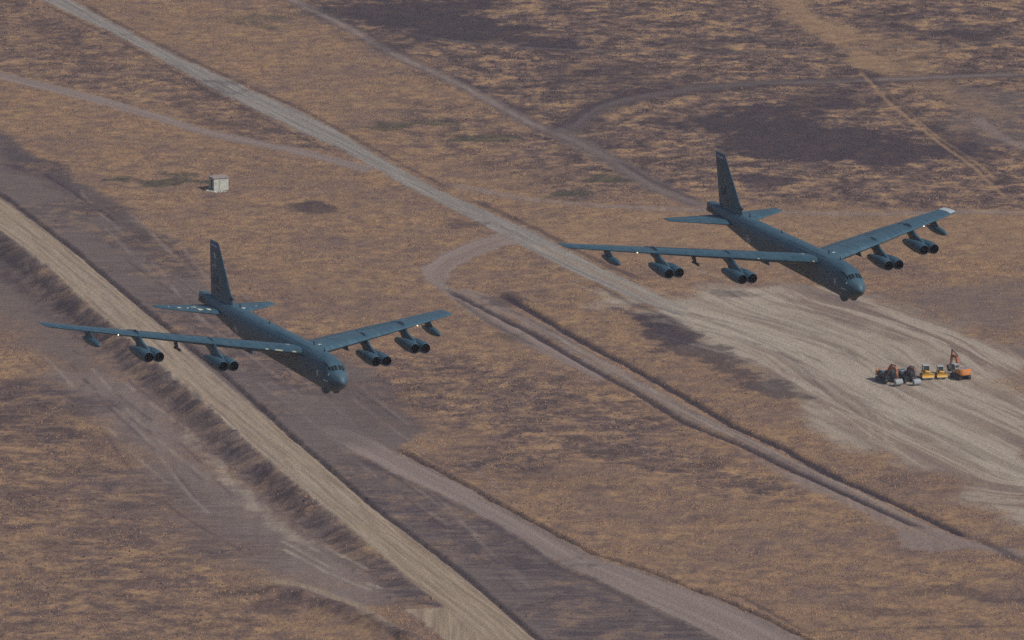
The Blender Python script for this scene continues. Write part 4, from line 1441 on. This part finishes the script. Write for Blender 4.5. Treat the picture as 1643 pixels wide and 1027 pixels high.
def excavator(boom, bucket_col, label, u, v, heading, slew=0.0, cab_mat=None, scale=1.0, body=None, rear=None, armc=None, curl=1):
    body, rear, armc = body or ORANGE, rear or ORANGE, armc or ORANGE
    x, y = G(u, v)
    root = empty('excavator', (x, y, float(height(np.array([x]), np.array([y]))[0]) + 0.02), label, 'excavator', 'construction machines parked in the yard', (0, 0, R(heading)))
    root.scale = (scale,) * 3
    for s_ in (-1, 1):
        track_unit(root, s_ * 1.1, 4.2, 0.92, 0.6)
    bm = bmesh.new()
    box(bm, (0, 0, 0.72), (2.2, 1.7, 0.5))
    box(bm, (0, 0, 1.02), (1.3, 1.3, 0.18))
    mesh_obj('undercarriage', bm, FRAMEM, root)
    SL = Matrix.Rotation(R(slew), 4, 'Z')

    def part(name, bm, mat, parent=root, sa=None):
        bmesh.ops.transform(bm, matrix=SL, verts=bm.verts)
        return mesh_obj(name, bm, mat, parent, sa)
    bm = bmesh.new()
    box(bm, (-0.35, 0, 1.22), (3.7, 2.6, 0.22))
    deck = part('deck', bm, FRAMEM)
    bm = bmesh.new()   # counterweight: curved rear
    pts = [(-1.55, -1.32), (-2.2, -1.28), (-2.55, -0.9), (-2.68, 0), (-2.55, 0.9), (-2.2, 1.28), (-1.55, 1.32)]
    a = [bm.verts.new((p[0], p[1], 1.12)) for p in pts]
    b = [bm.verts.new((p[0], p[1], 2.28)) for p in pts]
    bm.faces.new(a[::-1])
    bm.faces.new(b)
    for i in range(7):
        bm.faces.new([a[i], a[(i + 1) % 7], b[(i + 1) % 7], b[i]])
    bmesh.ops.recalc_face_normals(bm, faces=bm.faces)
    bevel(bm, 0.07)
    cw = part('counterweight', bm, rear, sa=40)
    bm = bmesh.new()
    for dy in (-.36, -.18, 0, .18, .36):
        box(bm, (-2.675 + abs(dy) * .1, dy, 1.78), (0.03, 0.12, 0.22))
    part('lettering', bm, CABW, cw)
    bm = bmesh.new()
    box(bm, (-0.75, 0, 1.74), (1.55, 2.5, 0.82))
    bevel(bm, 0.08)
    part('engine_housing', bm, body, sa=40)
    bm = bmesh.new()
    box(bm, (-1.0, 0.1, 2.2), (1.1, 1.9, 0.16))
    box(bm, (-1.2, -0.7, 2.45), (0.14, 0.14, 0.5))
    box(bm, (-0.4, -0.5, 2.3), (0.5, 0.7, 0.22))
    part('engine_hood', bm, CABGREY)
    bm = bmesh.new()
    box(bm, (0.75, -0.95, 1.62), (1.4, 0.65, 0.62))
    bevel(bm, 0.05)
    part('toolbox', bm, NAVY if cab_mat is NAVY else body)
    # cab on the operator's left
    bm = bmesh.new()
    prism(bm, [(0.05, 1.32), (1.75, 1.32), (1.9, 1.9), (1.62, 2.95), (0.15, 2.95), (0.05, 2.3)], 0.32, 1.28)
    cab = part('cab', bm, cab_mat or CABGREY)
    bm = bmesh.new()
    box(bm, (0.86, 0.80, 3.0), (1.56, 1.04, 0.10))
    bevel(bm, 0.04)
    part('cab_roof', bm, cab_mat or CABW, cab)
    for yy in (0.305, 1.295):
        bm = bmesh.new()
        prism(bm, [(0.2, 1.95), (0.85, 1.95), (0.85, 2.82), (0.25, 2.82)], yy - .012, yy + .012)
        part('window', bm, CABG, cab)
        bm = bmesh.new()
        prism(bm, [(0.95, 1.75), (1.78, 1.75), (1.56, 2.82), (0.95, 2.82)], yy - .012, yy + .012)
        part('window', bm, CABG, cab)
    bm = bmesh.new()
    for (xa, za), (xb, zb) in ((((1.84, 1.5)), ((1.90, 1.92))), (((1.915, 1.95)), ((1.655, 2.86)))):
        f = [bm.verts.new((xa + .02, .4, za)), bm.verts.new((xa + .02, 1.2, za)), bm.verts.new((xb + .02, 1.2, zb)), bm.verts.new((xb + .02, .4, zb))]
        bm.faces.new(f)
    part('windscreen', bm, CABG, cab)
    bm = bmesh.new()
    box(bm, (0.03, .8, 2.6), (0.03, .75, .5))
    part('rear_window', bm, CABG, cab)
    # boom, arm, bucket in the x-z plane at y = -0.1
    foot, knee, tip, arm_a, arm_b, bk = boom
    bm = bmesh.new()
    yb = -0.12
    bar(bm, (foot[0], yb, foot[1]), (knee[0], yb, knee[1]), 0.42, 0.62)
    bar(bm, (knee[0], yb + .002, knee[1]), (tip[0], yb + .002, tip[1]), 0.60, 0.34)
    part('boom', bm, armc)
    bm = bmesh.new()
    bar(bm, (arm_a[0], yb, arm_a[1]), (tip[0], yb, tip[1]), 0.30, 0.50)
    bar(bm, (tip[0], yb + .003, tip[1]), (arm_b[0], yb + .003, arm_b[1]), 0.50, 0.28)
    part('arm', bm, armc)
    for dy in (-.42, .42):
        bm = bmesh.new()
        bar(bm, (foot[0] + .7, yb + dy, foot[1] - .25), ((foot[0] + knee[0] * 2) / 3, yb + dy, (foot[1] + knee[1] * 2) / 3), 0.13)
        part('hydraulic_cylinder', bm, FRAMEM)
    bm = bmesh.new()
    bar(bm, (knee[0] - .2, yb, knee[1] + .42), (arm_a[0], yb + .004, arm_a[1] + .05), 0.15)
    part('hydraulic_cylinder', bm, FRAMEM)
    bm = bmesh.new()
    bar(bm, (arm_a[0] + .1, yb, arm_a[1] + .3), ((tip[0] + arm_b[0] * 3) / 4 + .3, yb, (tip[1] + arm_b[1] * 3) / 4), 0.11)
    part('hydraulic_cylinder', bm, FRAMEM)
    # bucket: curved shell with cheeks and teeth, at the arm end
    bx, bz = arm_b
    rot = Matrix.Rotation(R(bk), 4, 'Y')
    mv = Matrix.Translation((bx, yb, bz)) @ rot
    bm = bmesh.new()
    prof = [(0.15, 0.1), (-0.25, 0.12), (-0.62, -0.15), (-0.8, -0.55), (-0.72, -0.98), (-0.35, -1.22), (0.2, -1.2)]
    prof = [(p[0] * curl, p[1]) for p in prof]
    inn = [(p[0] * .93 + .03, p[1] * .93 - .03) for p in prof]
    hw = 0.84
    o1 = [bm.verts.new((p[0], -hw, p[1])) for p in prof]
    o2 = [bm.verts.new((p[0], hw, p[1])) for p in prof]
    i1 = [bm.verts.new((p[0], -hw + .05, p[1])) for p in inn]
    i2 = [bm.verts.new((p[0], hw - .05, p[1])) for p in inn]
    n = len(prof)
    for i in range(n - 1):
        bm.faces.new([o1[i], o2[i], o2[i + 1], o1[i + 1]])
        bm.faces.new([i1[i], i1[i + 1], i2[i + 1], i2[i]])
    bm.faces.new(o1)
    bm.faces.new(o2[::-1])
    bm.faces.new(i1[::-1])
    bm.faces.new(i2)
    for i in (0, n - 1):
        bm.faces.new([o1[i], i1[i], i2[i], o2[i]] if i else [o2[i], i2[i], i1[i], o1[i]])
    bmesh.ops.recalc_face_normals(bm, faces=bm.faces)
    bmesh.ops.transform(bm, matrix=mv, verts=bm.verts)
    bkt = part('bucket', bm, bucket_col)
    bm = bmesh.new()
    for j in range(5):
        box(bm, (0.36 * curl, -0.64 + j * 0.32, -1.18), (0.36, 0.13, 0.09))
    bmesh.ops.transform(bm, matrix=mv, verts=bm.verts)
    part('bucket_teeth', bm, bucket_col, bkt)
    return root


# heading 0 = towards +x (image right); -60 = right and towards the camera
fold = ((0.75, 1.55), (2.3, 3.75), (4.55, 3.3), (4.0, 4.1), (4.9, 1.35), -20)
excavator(fold, STEEL, 'orange excavator at the left end of the parked row, pale bucket resting in front', 1421.5, 614.5, -62, scale=0.92,
          body=NAVY, armc=RUST, cab_mat=NAVY, curl=-1)
excavator(((0.75, 1.55), (2.3, 3.55), (4.4, 3.05), (3.9, 3.9), (4.8, 1.35), -20), STEEL,
          'second excavator from the left, dark front, beside the yellow bulldozers', 1452.0, 614.0, -62, scale=0.88,
          body=NAVY, rear=NAVY, armc=DUSK, cab_mat=NAVY, curl=-1)
excavator(((0.75, 1.55), (1.7, 4.1), (3.7, 4.3), (3.9, 5.3), (4.7, 1.9), 30), FRAMEM,
          'orange excavator with raised boom, its orange counterweight turned to the viewer', 1541.0, 609.0, 116, scale=0.92, cab_mat=CABW, armc=RUST)


def bulldozer(label, u, v, heading, scale=1.0):
    x, y = G(u, v)
    root = empty('bulldozer', (x, y, float(height(np.array([x]), np.array([y]))[0]) + 0.02), label, 'bulldozer', 'construction machines parked in the yard', (0, 0, R(heading)))
    root.scale = (scale,) * 3
    for s_ in (-1, 1):
        track_unit(root, s_ * 0.95, 3.0, 0.9, 0.5)
    bm = bmesh.new()
    box(bm, (0.0, 0, 0.85), (2.8, 1.4, 0.5))
    mesh_obj('chassis', bm, FRAMEM, root)
    bm = bmesh.new()
    box(bm, (0.95, 0, 1.45), (1.5, 1.1, 0.8), taper=(1, .85))
    bevel(bm, 0.06)
    hood = mesh_obj('engine_hood', bm, YELLOW, root, 40)
    bm = bmesh.new()
    for j in range(5):
        box(bm, (1.715, 0, 1.2 + j * .12), (0.03, 0.8, 0.05))
    mesh_obj('grille', bm, FRAMEM, hood)
    bm = bmesh.new()
    box(bm, (0.8, 0.3, 2.1), (0.12, 0.12, 0.6))
    mesh_obj('exhaust_pipe', bm, FRAMEM, hood)
    bm = bmesh.new()
    box(bm, (-0.5, 0, 1.3), (1.5, 1.9, 0.45))
    bevel(bm, 0.05)
    mesh_obj('fender', bm, YELLOW, root, 40)
    bm = bmesh.new()
    prism(bm, [(-1.1, 1.5), (0.15, 1.5), (0.2, 1.9), (0.02, 2.85), (-1.05, 2.85)], -0.72, 0.72)
    cab = mesh_obj('cab', bm, CABG, root)
    bm = bmesh.new()
    for xx, zz, x2, z2 in ((0.2, 1.9, 0.02, 2.85), (-1.1, 1.5, -1.05, 2.85), (-.45, 1.5, -.45, 2.85)):
        for yy in (-.73, .73):
            bar(bm, (xx, yy, zz), (x2, yy, z2), 0.09)
    mesh_obj('cab_frame', bm, YELLOW, cab)
    bm = bmesh.new()
    box(bm, (-0.5, 0, 2.93), (1.45, 1.65, 0.14), taper=(.9, .9))
    mesh_obj('cab_roof', bm, CABW, cab)
    # blade across the front, curved
    bm = bmesh.new()
    prof = [(2.42, 0.62), (2.30, 0.78), (2.24, 1.02), (2.28, 1.26), (2.42, 1.50)]
    back = [(2.30, 1.52), (2.14, 1.26), (2.10, 1.02), (2.16, 0.78), (2.30, 0.60)]
    prism(bm, prof + back, -1.36, 1.36)
    bl = mesh_obj('blade', bm, YELLOW, root)
    bm = bmesh.new()
    box(bm, (2.42, 0, 0.53), (0.08, 2.74, 0.14))
    mesh_obj('cutting_edge', bm, STEEL, bl)
    bm = bmesh.new()
    for yy in (-1.27, 1.27):
        bar(bm, (-0.2, yy, 0.55), (2.15, yy, 0.85), 0.16)
    mesh_obj('push_arm', bm, YELLOW, root)
    return root


bulldozer('yellow bulldozer beside the dark fronted excavator, white cab roof', 1486.0, 609.0, -80, 0.86)
bulldozer('yellow bulldozer next to the excavator with the raised boom', 1509.0, 608.0, -80, 0.76)

# ------------------------------------------------------------------ the whitewashed hut in the field
PLASTER = paint('old_whitewash', (0.46, 0.47, 0.41), 0.9, 0, 0.25, 1.6, 0.2, dirt=(0.20, 0.18, 0.16))
ROOFM = paint('hut_roof_concrete', (0.30, 0.26, 0.24), 0.9, 0, 0.2, 1.4, 0.2, dirt=(0.2, 0.16, 0.14))
DOORM = paint('hut_doorway_dark', (0.012, 0.012, 0.014), 0.9, 0, 0.2, 1.0, 0.1)
hx, hy = G(351, 302)
hz = float(height(np.array([hx]), np.array([hy]))[0])
hut = empty('hut', (hx, hy, hz), 'small whitewashed flat-roofed hut with a dark doorway in the dry field', 'hut', None, (0, 0, R(25)))
HW, HD, HT = 3.4, 2.7, 2.65
bm = bmesh.new()
th = 0.22
box(bm, (0, -HD / 2 + th / 2, HT / 2 - .15), (HW, th, HT + .3))                 # front wall
box(bm, (HW / 2 - th / 2, th / 2 - th / 2 + .001, HT / 2 - .15), (th, HD - 2 * th, HT + .3))       # right
box(bm, (0, HD / 2 - th / 2, HT / 2 - .15), (HW, th, HT + .3))                  # back
# left wall with a doorway
box(bm, (-HW / 2 + th / 2, -HD / 2 + th + .30, HT / 2 - .15), (th, .6, HT + .3))
box(bm, (-HW / 2 + th / 2, HD / 2 - th - .36, HT / 2 - .15), (th, .72, HT + .3))
box(bm, (-HW / 2 + th / 2, -0.06, HT - .16), (th - .004, HD - 2 * th - 1.32 + .001, .32))
mesh_obj('wall', bm, PLASTER, hut)
bm = bmesh.new()
box(bm, (0, 0, HT + .09), (HW + .3, HD + .3, .18))
mesh_obj('roof', bm, ROOFM, hut)
bm = bmesh.new()
box(bm, (0, 0, 0.02), (HW - 2 * th - .02, HD - 2 * th - .02, .1))
mesh_obj('floor', bm, DOORM, hut)
for sx in (0.32,):
    bm = bmesh.new()
    box(bm, (-0.35, -HD / 2 - .012, 1.25), (0.05, 0.03, 2.3))
    mesh_obj('wall_crack', bm, ROOFM, hut)
bm = bmesh.new()
box(bm, (0, -HD / 2 - .02, HT - .12), (HW - .2, 0.04, .12))
mesh_obj('lintel', bm, ROOFM, hut)
# heap of fallen plaster and stones round the foot of the hut
bm = bmesh.new()
for j in range(60):
    a = random.uniform(math.pi * .95, math.pi * 1.8)
    rr2 = random.uniform(1.8, 2.9)
    px, py = hx + rr2 * math.cos(a), hy + rr2 * math.sin(a)
    s_ = random.uniform(.10, .36)
    pz = float(height(np.array([px]), np.array([py]))[0])
    box(bm, (px, py, pz + s_ * .2), (s_ * 1.3, s_, s_ * .8), Matrix.Rotation(random.uniform(-3, 3), 3, 'Z') @ Matrix.Rotation(random.uniform(-.5, .5), 3, 'X'),
        taper=(random.uniform(.6, .9), random.uniform(.6, .9)))
o = mesh_obj('rubble', bm, PLASTER)
o['kind'] = 'stuff'
o['label'] = 'pale rubble heaped round the foot of the whitewashed hut'
o['category'] = 'rubble'

# ------------------------------------------------------------------ the hazy air
if HAZE > 0:
    bm = bmesh.new()
    lo_z = float(Hh.min()) - 1.0
    hi_z = max(410.0, float(Hh.max()) + 5)
    box(bm, (0, 19000, (lo_z + hi_z) / 2), (84000, 76000, hi_z - lo_z))
    k = NT('hazy_air')
    k.t.nodes.remove(k.b)
    vol = k.n('ShaderNodeVolumePrincipled')
    vol.inputs['Color'].default_value = (0.86, 0.84, 0.95, 1)
    vol.inputs['Density'].default_value = HAZE
    vol.inputs['Anisotropy'].default_value = 0.0
    k.l(vol.outputs[0], k.t.nodes['Material Output'].inputs['Volume'])
    hz_o = mesh_obj('haze', bm, k.m)
    hz_o['kind'] = 'stuff'
    hz_o['label'] = 'thin pale haze hanging over the whole field'
    hz_o['category'] = 'haze'
